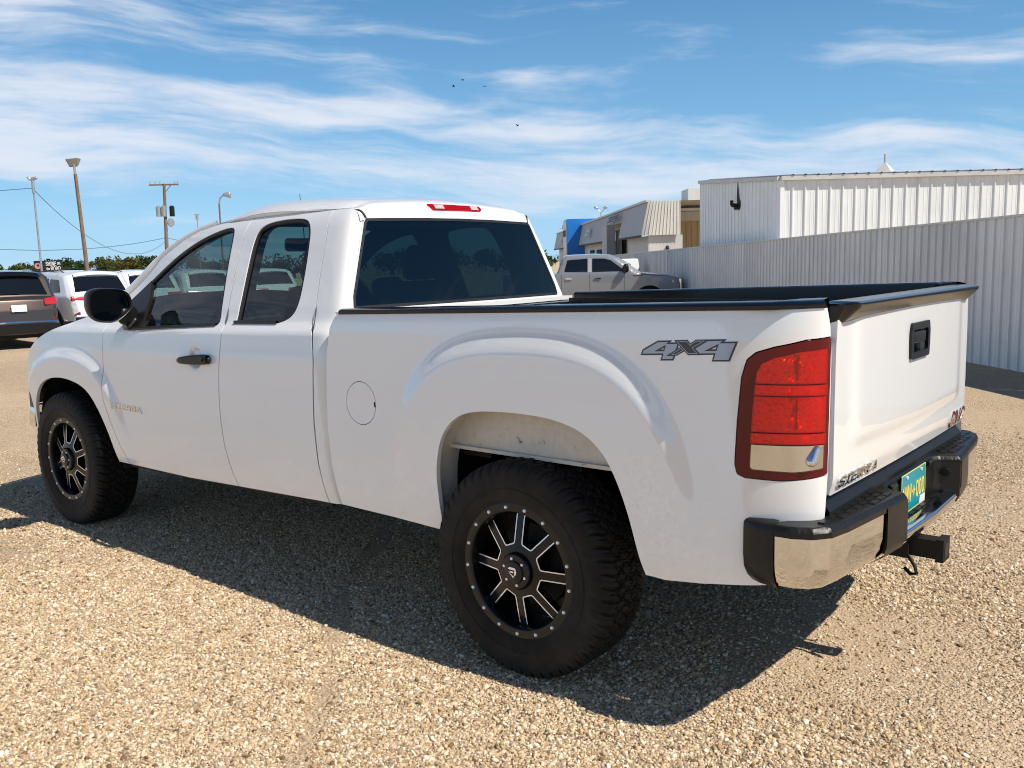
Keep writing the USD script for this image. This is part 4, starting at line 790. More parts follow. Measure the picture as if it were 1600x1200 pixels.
pi.CreatePositionsAttr(Vt.Vec3fArray.FromNumpy(np.stack([X, Y, ground_z(X, Y)+size*.22], 1).astype(np.float32)))
pi.CreateScalesAttr(Vt.Vec3fArray.FromNumpy((size[:, None]*rng.uniform(.75, 1.25, (n, 3))).astype(np.float32)))
q = rng.standard_normal((n, 4)); q[:, 1:3] *= .35; q /= np.linalg.norm(q, axis=1)[:, None]
pi.CreateOrientationsAttr(Vt.QuathArray([Gf.Quath(float(a), float(b), float(c_), float(d)) for a, b, c_, d in q]))

# ------------------------------------------------------------------ ribbed metal sheets
def sheet_metal(name, c1, c2, rough=.45): 
    return mat(name, {'tc': ('geometry', {}), 'n': ('noise_texture', {'scale': .9, 'detail': 6.0, 'roughness': .65}), 'mp': ('mapping', {'mapping_type': 'point', 'scale': (9, 9, .5)}), 'n2': ('noise_texture', {'scale': 1.0, 'detail': 4.0}), 'ad': ('mix_float', {'fac': .5}),
        'r': ('rgb_ramp', {'ramp': [(.36, c1), (.60, c2)]}), 'oi': ('object_info', {}), 'ov': ('map_range', {'to_min': .91, 'to_max': 1.06}), 'hv': ('hsv', {'hue': .5, 'saturation': 1.0, 'fac': 1.0}), 'p': ('principled_bsdf', {'roughness': rough})},
        [('oi.random', 'ov.value'), ('ov.result', 'hv.value'), ('tc.position', 'n.vector'), ('tc.position', 'mp.vector'), ('mp.vector', 'n2.vector'), ('n.fac', 'ad.a'), ('n2.fac', 'ad.b'), ('ad.result', 'r.fac'), ('r.color', 'hv.color'), ('hv.color', 'p.base_color')])
FENCE = sheet_metal('fence_sheet', (.52, .51, .505), (.64, .63, .62)); METALW = sheet_metal('white_sheet', (.66, .68, .68), (.78, .79, .78)); BEIGE = sheet_metal('beige_sheet', (.50, .38, .19), (.58, .45, .24))
FASCIA = sheet_metal('fascia_grey', (.33, .32, .33), (.37, .36, .37), .6); FASCIAW = sheet_metal('fascia_cream', (.56, .53, .47), (.64, .61, .55)); WALLW = noisy('painted_block', (.50, .48, .45), (.58, .56, .53), 1.2, .8)
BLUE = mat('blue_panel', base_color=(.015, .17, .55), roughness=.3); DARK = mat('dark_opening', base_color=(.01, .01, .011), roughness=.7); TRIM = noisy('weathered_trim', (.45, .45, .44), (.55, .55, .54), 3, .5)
def ribs(p0, d, n, length, z0, z1, pitch=.305, depth=.032, fl=.5, z0b=None, z1b=None):
    """upright ribbed sheet from p0 along d (unit xy), ribs standing out along n; bottom and top may change linearly"""
    prof = []
    k = max(1, int(round(length/pitch))); pt = length/k
    for i in range(k):
        a = i*pt; prof += [(a, 0), (a+.30*pt, 0), (a+.34*pt, .006), (a+.37*pt, 0), (a+.60*pt, 0), (a+.64*pt, .006), (a+.67*pt, 0), (a+.82*pt, 0), (a+.87*pt, depth), (a+.95*pt, depth)]
    prof.append((length, 0)); prof = np.array(prof); d = np.array(d); n = np.array(n)
    xy = np.array(p0)[None]+prof[:, :1]*d+prof[:, 1:]*n; t = prof[:, 0]/length
    zb = z0+(0 if z0b is None else (z0b-z0)*t); zt = z1+(0 if z1b is None else (z1b-z1)*t)
    P = np.array([np.column_stack([xy, np.broadcast_to(zb, len(xy))]), np.column_stack([xy, np.broadcast_to(zt, len(xy))])])
    g = grid(P); return g if (g.face_normals[:, :2]@n).mean() > 0 else flip(g)
def dirv(deg): return np.array([math.cos(math.radians(deg)), math.sin(math.radians(deg))])
def beam(p0, p1, w, h):
    """rectangular bar between two points, w across in plan, h tall (hanging down from the points)"""
    p0, p1 = np.array(p0, float), np.array(p1, float); d = (p1-p0)[:2]; d /= np.linalg.norm(d); n = np.array([-d[1], d[0], 0])*w/2; u = np.array([0, 0, -h])
    V = [p+s*n+k*u for p in (p0, p1) for s in (-1, 1) for k in (0, 1)]
    F = [[0, 1, 3], [0, 3, 2], [4, 6, 7], [4, 7, 5], [0, 4, 5], [0, 5, 1], [2, 3, 7], [2, 7, 6], [0, 2, 6], [0, 6, 4], [1, 5, 7], [1, 7, 3]]
    m = trimesh.Trimesh(V, F, process=False); trimesh.repair.fix_normals(m); return m
# the long fence
fdir = dirv(-47.8); fnor = np.array([fdir[1], -fdir[0]]); fnor = fnor if fnor@(CAM[:2]-np.array([.3, -10])) > 0 else -fnor
F0 = np.array([.28, -10.06])-fdir*7.0
fence = thing('metal_fence', 'long grey white ribbed metal fence running along the right side of the lot', 'fence')
for k in range(46):
    p = F0+fdir*k*.92; za, zb_ = ground_z(*p), ground_z(*(p+fdir*.92)); j = .012*((k*37) % 5)/5
    obj('panel', ribs(p+fnor*j, fdir, fnor, .918, za-.02, za+2.06, .23, .027, z0b=zb_-.02, z1b=zb_+2.06), FENCE, fence)
    if k % 3 == 0: obj('post', cyl((*(p-fnor*.06), za-.1), (*(p-fnor*.06), za+2.0), .035, n=8), GALV, fence, 40)
    if k % 3 == 0: obj('top_rail', beam((*p, za+2.075), (*(p+fdir*2.76), ground_z(*(p+fdir*2.76))+2.075), .07, .03), TRIM, fence)

# white ribbed shed behind the fence
sh = thing('metal_shed', 'tall white ribbed metal shed rising behind the fence, its front in sunlight', 'shed')
C0 = np.array([7.27, -18.44]); sd, bd_ = dirv(-142), dirv(-47); sn, bn = dirv(-142-90+180+0), None
sn = np.array([sd[1], -sd[0]]); sn = sn if sn@(CAM[:2]-C0) > 0 else -sn; bn = np.array([bd_[1], -bd_[0]]); bn = bn if bn@(CAM[:2]-C0) > 0 else -bn
EV, BK_, LEN_, DEP = 3.48, 4.0, 15.0, 7.3
obj('side_wall', ribs(C0+bd_*.01, bd_, bn, DEP, -.3, EV-.06, .305, .022, z1b=BK_-.06), METALW, sh)
obj('front_wall', ribs(C0+sd*.02, sd, sn, LEN_, -.3, EV-.08, .305, .032), METALW, sh)
obj('eave_trim', beam((*(C0+sn*.06), EV), (*(C0+sd*LEN_+sn*.06), EV), .10, .10), TRIM, sh)
obj('rake_trim', beam((*(C0+bn*.05), EV), (*(C0+bd_*DEP+bn*.05), BK_), .08, .10), TRIM, sh)
obj('corner_trim', beam((*(C0+(sn+bn)*.01), EV-.02), (*(C0+(sn+bn)*.01+sd*.10), EV-.02), .05, 3.4), METALW, sh)
r0, r1 = np.r_[C0, EV], np.r_[C0+bd_*DEP, BK_]
q = np.array([[r0+[*(sn*.10), .01], r1+[0, 0, .01]], [r0+[*(sn*.10+sd*LEN_), .01], r1+[*(sd*LEN_), .01]]]); obj('roof', grid(q), TRIM, sh)
for k in range(int(LEN_/.305)):
    b0 = r0+[*(sd*(k+.9)*.305+sn*.12), .012]; b1 = r1+[*(sd*(k+.9)*.305), .012]
    obj('roof_rib', tube([b0, b1], .032, 6), TRIM, sh, True)
ex = C0+bd_*3.3; obj('exhaust_pipe', join(cyl((*(ex-bn*.1), 2.98), (*(ex+bn*.16), 2.98), .06, n=10), tube([(*(ex+bn*.16), 2.96), (*(ex+bn*.20), 3.0), (*(ex+bn*.20), 3.12)], .05, 8), bx(ex[0]-.1, ex[0]+.1, ex[1]-.1, ex[1]+.1, 2.86, 2.92)), DARK, sh, 40)
st_ = [(0, .0), (.09, .12), (.07, .35), (.04, .62), (.0, .4), (-.07, .16), (-.2, .04), (-.22, -.06), (-.05, -.1)]
soot = Polygon([(a, b) for a, b in st_]).buffer(.02)
obj('soot_stain', to_plane(extr(soot, .004), (*(ex+bn*.026), 3.0), (*bd_, 0), (0, 0, 1)), DARK, sh)

# showroom with a sloping grey fascia
SR = thing('showroom_building', 'long low showroom with slanted dark grey fascia, far behind the silver pickup', 'building')
A0 = np.array([21.19, -35.48]); ad = dirv(-48.9); an = np.array([ad[1], -ad[0]]); an = an if an@(CAM[:2]-A0) > 0 else -an
HT, HB, LS = 4.27, 2.64, 54.0; off = .34
def quadp(pts): return trimesh.Trimesh(pts, [[0, 1, 2], [0, 2, 3]], process=False)
def face_to(m, n): return m if (m.face_normals@n).mean() > 0 else flip(m)
# fascia in two runs with a doorway notch between them
def fas(a, b, zb=HB, zt=HT): 
    p, q_ = A0+ad*a, A0+ad*b; k = (zt-HB)/(HT-HB); kb = (zb-HB)/(HT-HB)
    return face_to(quadp([[*(p+an*off*(1-kb)), zb], [*(q_+an*off*(1-kb)), zb], [*(q_+an*off*(1-k)), zt], [*(p+an*off*(1-k)), zt]]), np.r_[an, .3])
obj('fascia_panel', fas(0, 7.6), FASCIA, SR); obj('fascia_panel', fas(7.6, 13.4, 3.55), FASCIA, SR); obj('fascia_panel', fas(13.4, 29.0), FASCIA, SR); obj('fascia_panel', fas(33, 54), FASCIA, SR)
obj('fascia_edge', beam((*A0, HT+.06), (*(A0+ad*54), HT+.06), .25, .10), TRIM, SR)
for a, b in ((0, 7.6), (13.4, 29), (33, 54)): obj('soffit_edge', beam((*(A0+ad*a+an*(off+.01)), HB+.02), (*(A0+ad*b+an*(off+.01)), HB+.02), .05, .10), DARK, SR)
obj('front_wall', face_to(quadp([[*(A0+ad*0-an*.2), -.6], [*(A0+ad*54-an*.2), -.6], [*(A0+ad*54-an*.2), HB], [*(A0-an*.2), HB]]), np.r_[an, 0]), WALLW, SR)
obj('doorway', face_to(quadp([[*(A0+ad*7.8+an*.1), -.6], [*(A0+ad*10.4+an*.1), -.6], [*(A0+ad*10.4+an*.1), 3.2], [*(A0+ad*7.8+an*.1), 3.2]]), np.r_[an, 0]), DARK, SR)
obj('door_column', beam((*(A0+ad*10.5+an*.35), 3.55), (*(A0+ad*12.6+an*.35), 3.55), .5, 4.1), FASCIA, SR)
for a in (15.5, 19, 23): obj('shop_window', beam((*(A0+ad*a-an*.15), 2.2), (*(A0+ad*(a+2)-an*.15), 2.2), .1, 1.7), GLASS_DARK, SR)
ret = np.array([cf[1], -cf[0]])*1.0; rd_ = dirv(-140.6-0); rn = np.array([rd_[1], -rd_[0]]); rn = rn if rn@(CAM[:2]-A0) > 0 else -rn
RL = 1.55
p, q_ = A0, A0+rd_*RL
rp = ribs(A0+rn*.0, rd_, rn, RL, 0, 1, .145, .03); v = np.array(rp.vertices); k = v[:, 2].copy(); tt = ((v[:, :2]-A0)@rd_)
v[:, :2] += np.outer((1-k)*(off*.5), rn)*np.clip(tt/.3, 0, 1)[:, None]+np.outer((1-k)*off*np.clip(1-tt/RL, 0, 1), an); v[:, 2] = HB+(HT-HB)*k; obj('ribbed_return', trimesh.Trimesh(v, rp.faces, process=False), FASCIAW, SR)
obj('return_wall', face_to(quadp([[*(A0-rn*.0), -.6], [*(q_+rd_*.1), -.6], [*(q_+rd_*.1), HB], [*A0, HB]]), np.r_[rn, 0]), WALLW, SR)
obj('roof_sheet', quadp([[*A0, HT], [*(A0+ad*54), HT], [*(A0+ad*54-an*14), HT], [*(A0-an*14), HT]]), TRIM, SR)
obj('wall_lamp', hull([((*(A0+rd_*.9+rn*.1), 2.05), .09), ((*(A0+rd_*.9+rn*.18), 1.98), .09)]), DARK, SR, 40)
lt = text_on('SERVICE', .42, 3.6, .06)
obj('service_letters', to_plane(lt, (*(A0+ad*9.6+an*.34), 3.86), (*(-ad), 0), (*(-an*.42), .9)) , mat('sign_grey', base_color=(.16, .18, .22), roughness=.4), SR)
for a, w in ((22, 1.5), (45, 1.6)): obj('wall_logo', to_plane(extr(sbox(-w/2, -.16, w/2, .16).union(sbox(-.3, -.3, .3, .3)).difference(sbox(-w/2+.1, -.08, w/2-.1, .08)), .06), (*(A0+ad*a+an*.42), 3.4), (*(-ad), 0), (*(-an*.42), .9)), FASCIAW, SR)
tw = thing('blue_tower', 'bright blue square entrance tower on the showroom, above the silver pickup roof', 'tower')
tc_ = A0+ad*31+an*.9
obj('tower_block', join(beam((*(tc_-an*1.2-ad*1.55), 4.75), (*(tc_-an*1.2+ad*1.55), 4.75), 3.0, 5.3)), BLUE, tw)
obj('white_front', beam((*(tc_+an*.33-ad*1.4), 4.6), (*(tc_+an*.33+ad*1.4), 4.6), .06, 3.4), FASCIAW, tw)
obj('tower_sign', beam((*(tc_+an*.38-ad*.9), 3.9), (*(tc_+an*.38+ad*.9), 3.9), .06, .5), DARK, tw)
# beige ribbed building and the white unit on it
bb = thing('beige_building', 'tan ribbed metal building between the showroom and the white shed', 'building')
B0 = np.array([21.64, -41.58])-rd_*2.2
obj('front_wall', ribs(B0, rd_, rn, 6.0, -.6, 3.45, .305, .04), BEIGE, bb)
obj('eave', beam((*(B0+rn*.15), 3.95), (*(B0+rd_*6+rn*.15), 3.95), .5, .48), FASCIAW, bb); obj('roof_edge', beam((*(B0+rn*.2), 4.12), (*(B0+rd_*6+rn*.2), 4.12), .6, .14), METALW, bb)
ru = obj('rooftop_unit', beam((*(B0+rd_*1.75-rn*2), 5.25), (*(B0+rd_*4.6-rn*2), 5.25), 2.0, 1.2), None or WALLW); tag(ru, 'pale boxy air handling unit on the roof of the tan building', 'rooftop unit')
obj('wall_lamp', hull([((*(B0+rd_*.8+rn*.12), 3.05), .1), ((*(B0+rd_*.8+rn*.2), 2.95), .1)]), PLASTIC, bb, 40)
# white pointed roof vent beyond the shed
vt = thing('roof_vent', 'white pyramid shaped vent with a mast, above the white shed roof', 'vent', (10.81, -37.53, 4.35))
obj('cone', trimesh.Trimesh([[-.8, -.8, 0], [.8, -.8, 0], [.8, .8, 0], [-.8, .8, 0], [0, 0, 1.05]], [[0, 1, 4], [1, 2, 4], [2, 3, 4], [3, 0, 4]], process=False), WALLW, vt); obj('base', join(bx(-.78, .78, -.78, .78, -4.5, 0)), WALLW, vt); obj('mast', cyl((0, 0, .2), (0, 0, 1.35), .05, n=8), TRIM, vt)
# ------------------------------------------------------------------ poles, wires, sign
def pole(name, label, cat, xy, h, r0, r1, m, lean=(0, 0), group=None):
    z0 = float(ground_z(*xy)); t = thing(name, label, cat, (*xy, z0), group=group)
    top = np.array([lean[0]*h, lean[1]*h, h]); obj('shaft', tube([(0, 0, -.3), top*.5, top], [r0, (r0+r1)/2, r1], 10), m, t, True); return t, top, np.array([*xy, z0])
side = np.array([cr[0], cr[1]]); side /= np.linalg.norm(side)
t, top, o1 = pole('light_pole', 'slim grey steel light pole with small lamp heads at the far left', 'light pole', (43.9, -16.85), 6.2, .055, .04, GALV, tuple(-side*.012))
obj('lamp_head', hull([(top+[*(side*.0), .12], .09), (top+[*(side*.18), .16], .07)]), GALV, t, 40); obj('lamp_head', hull([(top+[*(-side*.12), .1], .06), (top+[*(-side*.22), .2], .05)]), GALV, t, 40); obj('bracket', cyl(top-[0, 0, .55], top+[0, 0, .1], .07), GALV, t, 40)
t, top, o2 = pole('wooden_lamp_post', 'tall leaning wooden post with one big square floodlight on top', 'lamp post', (37.2, -15.85), 5.95, .095, .07, WOOD, tuple(-side*.042))
a = top+np.array([0, 0, .1]); s3 = np.array([*side, 0])
obj('neck', cyl(top-[0, 0, .1], top+[*(-side*.02), .40], .05), GALV, t, 40)
obj('floodlight', hull([(a+s3*(-.34)+[0, 0, .50], .03), (a+s3*.14+[0, 0, .54], .03), (a+s3*(-.20)+[0, 0, .22], .03), (a+s3*.12+[0, 0, .24], .03), (a+s3*(-.28)+[*(FWD*.25), .50], .03), (a+s3*.14+[*(FWD*.25), .53], .03)]), noisy('floodlight_bronze', (.15, .13, .10), (.2, .18, .14), 5, .5), t, 40)
t, top, o3 = pole('utility_pole', 'wooden utility pole with a crossarm and three grey transformers', 'utility pole', (71.4, -39.5), 9.15, .16, .12, WOOD, tuple(side*.035))
obj('crossarm', beam(top+[*(-side*1.28), -.02], top+[*(side*1.22), -.02], .12, .12), WOOD, t); obj('brace', cyl(top+[*(side*.55), -.14], top+[0, 0, -.75], .03, n=6), WOOD, t)
for k in (-1.2, -.75, -.35, .9, 1.15): obj('insulator', cyl(top+[*(side*k), 0], top+[*(side*k), .22], .05, .03, n=8), GALV, t, 40)
for k, dy in ((-.55, 0), (-.1, .2), (.6, 0)): obj('transformer', join(cyl(top+[*(side*k+FWD*(-.25)), -2.75], top+[*(side*k+FWD*(-.25)), -1.95], .21, n=16), cyl(top+[*(side*k+FWD*(-.25)), -1.95], top+[*(side*k+FWD*(-.25)), -1.85], .21, .08, n=16)), (GALV if k < 0 else FRAME), t, 40)
t, top, o4 = pole('street_lamp', 'curved arm lamp post just above the truck cab roof', 'street lamp', (37.1, -22.4), 4.95, .05, .04, WOOD)
obj('arm', tube([top, top+[*(side*.05), .25], top+[*(side*.25), .42], top+[*(side*.42), .46]], .035, 8), GALV, t, True); obj('lamp_head', hull([(top+[*(side*.3), .42], .09), (top+[*(side*.5), .46], .08), (top+[*(side*.55), .3], .05)]), GALV, t, 40)
t, top, _ = pole('small_pole', 'thin far pole with a tiny fitting beside the curved lamp', 'pole', (78.1, -47.0), 7.1, .05, .04, GALV)
obj('fitting', join(cyl(top-[0, 0, .5], top, .14, n=8), cyl(top+[*(-side*.25), 0], top+[*(side*.25), 0], .03, n=6)), GALV, t)
t, top, _ = pole('dish_mast', 'thin mast with a round dish right beside the wooden utility pole', 'mast', (66.6, -37.0), 5.9, .05, .04, GALV)
obj('dish', cyl(top+[*(side*.35-FWD*.05), -.25], top+[*(side*.42-FWD*.10), -.25], .34, .30, n=20), GALV, t, 40)
t, top, _ = pole('double_light_pole', 'far light pole with two lamp heads rising above the showroom roof', 'light pole', (48.05, -71.65), 6.5, .07, .05, GALV)
for k in (-1, 1): obj('lamp_head', hull([(top+[*(side*.35*k), .3], .14), (top+[*(side*.55*k), .35], .14)]), GALV, t, 40); obj('arm', cyl(top-[0, 0, .15], top+[*(side*.4*k), .25], .04, n=6), GALV, t)
t, top, _ = pole('short_light_pole', 'short far light pole above the left end of the showroom roof', 'light pole', (62.66, -85.53), 5.6, .07, .05, GALV)
obj('crossarm', beam(top+[*(-side*.45), 0], top+[*(side*.45), 0], .08, .07), GALV, t); obj('lamp_head', cyl(top-[0, 0, .05], top+[0, 0, .35], .12, n=8), GALV, t, 40)
def wire(a, b, sag, label, r=.014):
    t = np.linspace(0, 1, 25)[:, None]; a, b = np.array(a, float), np.array(b, float); p = a*(1-t)+b*t; p[:, 2] -= sag*4*(t*(1-t))[:, 0]
    o = obj('power_line', tube(p, r, 5), SEAL, smooth=True); tag(o, label, 'power line', 'overhead lines at the left')
U0 = o3+[*(side*.03), 0]
wire(o1+[0, 0, 5.9], o1+[*(-side*12-FWD*6), 5.3], .2, 'short dark cable from the grey light pole out of the left edge')
wire(o1+[0, 0, 5.75], U0+[0, 0, 4.3], 1.9, 'slack cable from grey light pole down to the utility pole')
wire(U0+[0, 0, 4.6], o1+[*(-side*16), 5.6], 1.6, 'upper sagging cable from utility pole across behind the wooden post', .018)
wire(U0+[0, 0, 2.9], o1+[*(-side*16), 2.75], .85, 'lowest thick sagging cable from utility pole to the left edge', .028)
wire(U0+[0, 0, 4.65], [99, -66, 4.3], .3, 'far cable running right from the utility pole', .02)
sg_ = thing('roadside_sign', 'black roadside sign with white lettering beyond the parked cars', 'sign', (89.4, -37.65, -.4))
PB = mat('sign_black', base_color=(.012, .014, .016), roughness=.5); SW = mat('sign_white', base_color=(.75, .75, .74), roughness=.5)
nx = np.array([-FWD[0]*.95+.0, -FWD[1]*.95]); W_ = 1.35
obj('board', beam((*(-side*W_), 3.02), (*(side*W_), 3.06), .2, 1.12), PB, sg_)
def on_sign(m, u, w): return to_plane(m, (*(side*u-FWD*.105), 2.48+w), (*side, 0), (0, 0, 1))
obj('lettering', on_sign(text_on('SHINE', .40, 1.0, .02), .32, .24), SW, sg_); obj('lettering', on_sign(text_on('on', .26, .30, .02), 1.06, .26), SW, sg_); obj('lettering', on_sign(text_on('the', .26, .34, .02), .02, -.24), SW, sg_); obj('lettering', on_sign(text_on('ROAD', .42, .95, .02), .76, -.22), SW, sg_)
obj('emblem', on_sign(extr(Point(0, 0).buffer(.3).difference(Point(.05, .05).buffer(.12)), .02), -.98, .05), mat('sign_pink', base_color=(.5, .25, .25), roughness=.5), sg_)
for k in (-1, 1): obj('leg', cyl((*(side*k), -.2), (*(side*k), 2.0), .07), GALV, sg_, 40)

# ------------------------------------------------------------------ trees
LEAF = [mat(f'leaves_{k}', {'o': ('object_info', {}), 'tc': ('geometry', {}), 'n': ('noise_texture', {'scale': 1.6, 'detail': 3.0}), 'r': ('rgb_ramp', {'ramp': [(.3, tuple(np.array(c_)*.6)), (.7, c_)]}), 'd': ('diffuse_bsdf', {}), 't': ('translucent_bsdf', {}), 'm': ('mix_closure', {'fac': .3})},
    [('tc.position', 'n.vector'), ('n.fac', 'r.fac'), ('r.color', 'd.color'), ('r.color', 't.color'), ('d.BSDF', 'm.closure1'), ('t.BSDF', 'm.closure2')], surface='m.closure') for k, c_ in enumerate([(.055, .085, .028), (.10, .12, .03), (.13, .12, .035), (.045, .075, .03)])]
BARK = noisy('bark', (.06, .045, .03), (.11, .085, .06), 6, .9)
def tree(seed, W, H, leaf, n=1500):
    """parts at the origin: trunk and limbs, crown of leaf faces set in clumps"""
    r = np.random.default_rng(seed); cl = []
    for k in range(16):
        a = r.uniform(0, 2*PI); rr = W/2*math.sqrt(r.random())*.85; z = H*(.30+.62*r.random()*(1-.45*(rr/(W/2))**2)); cl.append((rr*math.cos(a), rr*math.sin(a), z, W*.16*r.uniform(.7, 1.3)))
    V, F = [], []
    ci = r.integers(0, len(cl), n)
    for i in range(n):
        x, y, z, s = cl[ci[i]]; p = r.standard_normal(3); p = p/np.linalg.norm(p)*r.random()**.4*s*np.array([1, 1, .75])+[x, y, z]
        a, b = r.standard_normal(3), r.standard_normal(3); a /= np.linalg.norm(a); b -= a*(a@b); b /= np.linalg.norm(b); sz = .055*W*r.uniform(.5, 1.1)/ (W/5)**.5
        k = len(V); V += [p-a*sz, p+b*sz*.5, p+a*sz, p-b*sz*.5]; F += [[k, k+1, k+2], [k, k+2, k+3]]
    tr = [tube([(0, 0, -.3), (r.normal()*.08, r.normal()*.08, H*.2), (r.normal()*.15, r.normal()*.15, H*.42)], [W*.035, W*.028, W*.018], 7)]
    for x, y, z, s in cl[:8]: tr.append(tube([(0, 0, H*.22), (x*.5, y*.5, z*.7), (x, y, z)], [W*.016, W*.011, W*.004], 5))
    return trimesh.Trimesh(np.array(V), F, process=False), join(*tr)
def Wp(px, D): 
    d = cf+(px-800)/1438.94*cr; fh = np.array([cf[0], cf[1]]); fh /= np.linalg.norm(fh); t = D/(d[:2]@fh); return CAM[:2]+d[:2]*t
TR = [(-60, 132, 7.5, 3.4, 0), (2, 150, 7, 3.7, 3), (36, 138, 5, 3.1, 1), (56, 158, 6, 3.5, 0), (106, 150, 5.5, 4.1, 3), (123, 140, 6, 3.7, 0), (140, 165, 4, 3.2, 1), (172, 140, 5, 3.9, 1), (190, 148, 7, 4.2, 2), (214, 142, 6.5, 3.7, 2), (233, 150, 5, 3.8, 1), (252, 146, 6, 4.3, 0), (300, 150, 8, 4.4, 3), (350, 140, 8, 4.0, 0), (410, 160, 9, 4.6, 1), (470, 150, 9, 4.0, 0), (540, 158, 9, 4.4, 3), (620, 165, 10, 4.2, 0), (700, 160, 10, 4.2, 1), (780, 170, 10, 4.0, 3), (850, 175, 8, 3.6, 0), (-150, 150, 9, 4.0, 3), (-260, 140, 9, 4.0, 0), (1592, 60, 3.2, 7.55, 0)]
WHAT = ['leafy dark green tree', 'yellowish green tree', 'olive brown tinted tree', 'dense deep green tree']
for k, (px, D, w, h_, lf) in enumerate(TR):
    xy = Wp(px, D); lab = ('green tree top just showing above the white shed at the right edge' if px > 1500 else None)
    where = {2: 'left of the black roadside sign', 1: 'at the far left edge behind the brown car', 4: 'just right of the black roadside sign', 5: 'close behind the foot of the leaning wooden post', 7: 'left end of the clump between the two wooden poles', 8: 'second from left in the clump between the wooden poles', 9: 'middle of the clump between the wooden poles', 10: 'right of the clump near the utility pole', 11: 'beside the utility pole next to the truck cab', 3: 'behind the black roadside sign', 6: 'right of the leaning wooden post'}.get(k)
    t = thing('tree', lab or (f'{WHAT[lf]} {where}' if where else 'far green tree in the row hidden behind the truck and lot edge'), 'tree', (*xy, float(ground_z(*xy))), group=None if (lab or where) else 'far trees in the row beyond the lot')
    c_, b_ = tree(40+k, w, h_, lf, 1500 if px < 300 else 900); obj('crown', c_, LEAF[lf], t); obj('trunk', b_, BARK, t, True)
# birds
for k, (px, py, ph) in enumerate(((709, 135, .5), (723, 125, 1.2), (757.5, 135, 2.2), (808.5, 196.5, 3.0))):
    d = cf+(px-800)/1438.94*cr-(py-600)/1438.94*cu; p = CAM+d/np.linalg.norm(d)*58
    bt = thing('bird', ['leftmost of three dark birds flying close together', 'highest of the dark birds flying in the sky', 'rightmost of three dark birds flying close together', 'single dark bird flying lowest, apart from the others'][k], 'bird', p, ph)
    obj('body', hull([((-.07, 0, 0), .012), ((.0, 0, .0), .035), ((.07, 0, .012), .025), ((.105, 0, .012), .008)], 10), SEAL, bt, 50)
    up = [.6, .2, -.3, .9][k]
    for s in (1, -1): obj('wing', trimesh.Trimesh([[.04, 0, .02], [-.03, 0, .02], [-.03, s*.09, .02+.07*up], [.05, s*.09, .02+.07*up], [-.05, s*.17, .02+.09*up]], [[0, 1, 2], [0, 2, 3], [3, 2, 4], [2, 1, 0], [3, 2, 0], [4, 2, 3]], process=False), SEAL, bt)

# ------------------------------------------------------------------ other vehicles
def car_paint(name, c_, metallic=.0, rough=.3): return mat(name, base_color=c_, metallic=metallic, roughness=rough, coat_weight=1.0, coat_roughness=.03)
def wheel_simple(parent, x, y, r, w, s, rimm):
    h = UsdGeom.Xform.Define(stage, path_for('wheel', parent)); h.AddTranslateOp().Set(Gf.Vec3d(x, y, r)); hp = h.GetPrim()
    m = revolve_y([(-w/2, r*.6), (-w/2, r*.9), (-w*.38, r), (w*.38, r), (w/2, r*.9), (w/2*1.02, r*.75), (w/2, r*.64)], 40); rim = join(revolve_y([(w/2, r*.64), (w*.42, r*.60), (w*.2, r*.56), (w*.12, .01)], 40))
    sp_ = join(*[hull([((.1*r*math.cos(a), w*.36, .1*r*math.sin(a)), .02), ((.58*r*math.cos(a), w*.42, .58*r*math.sin(a)), .022)], 8) for a in np.arange(5)*2*PI/5+.3])
    M = (lambda q: q) if s > 0 else mirror
    obj('tyre', M(m), RUBBER, hp, 40); obj('rim', M(rim), FRAME, hp, 40); obj('spokes', M(sp_), rimm, hp, 40)
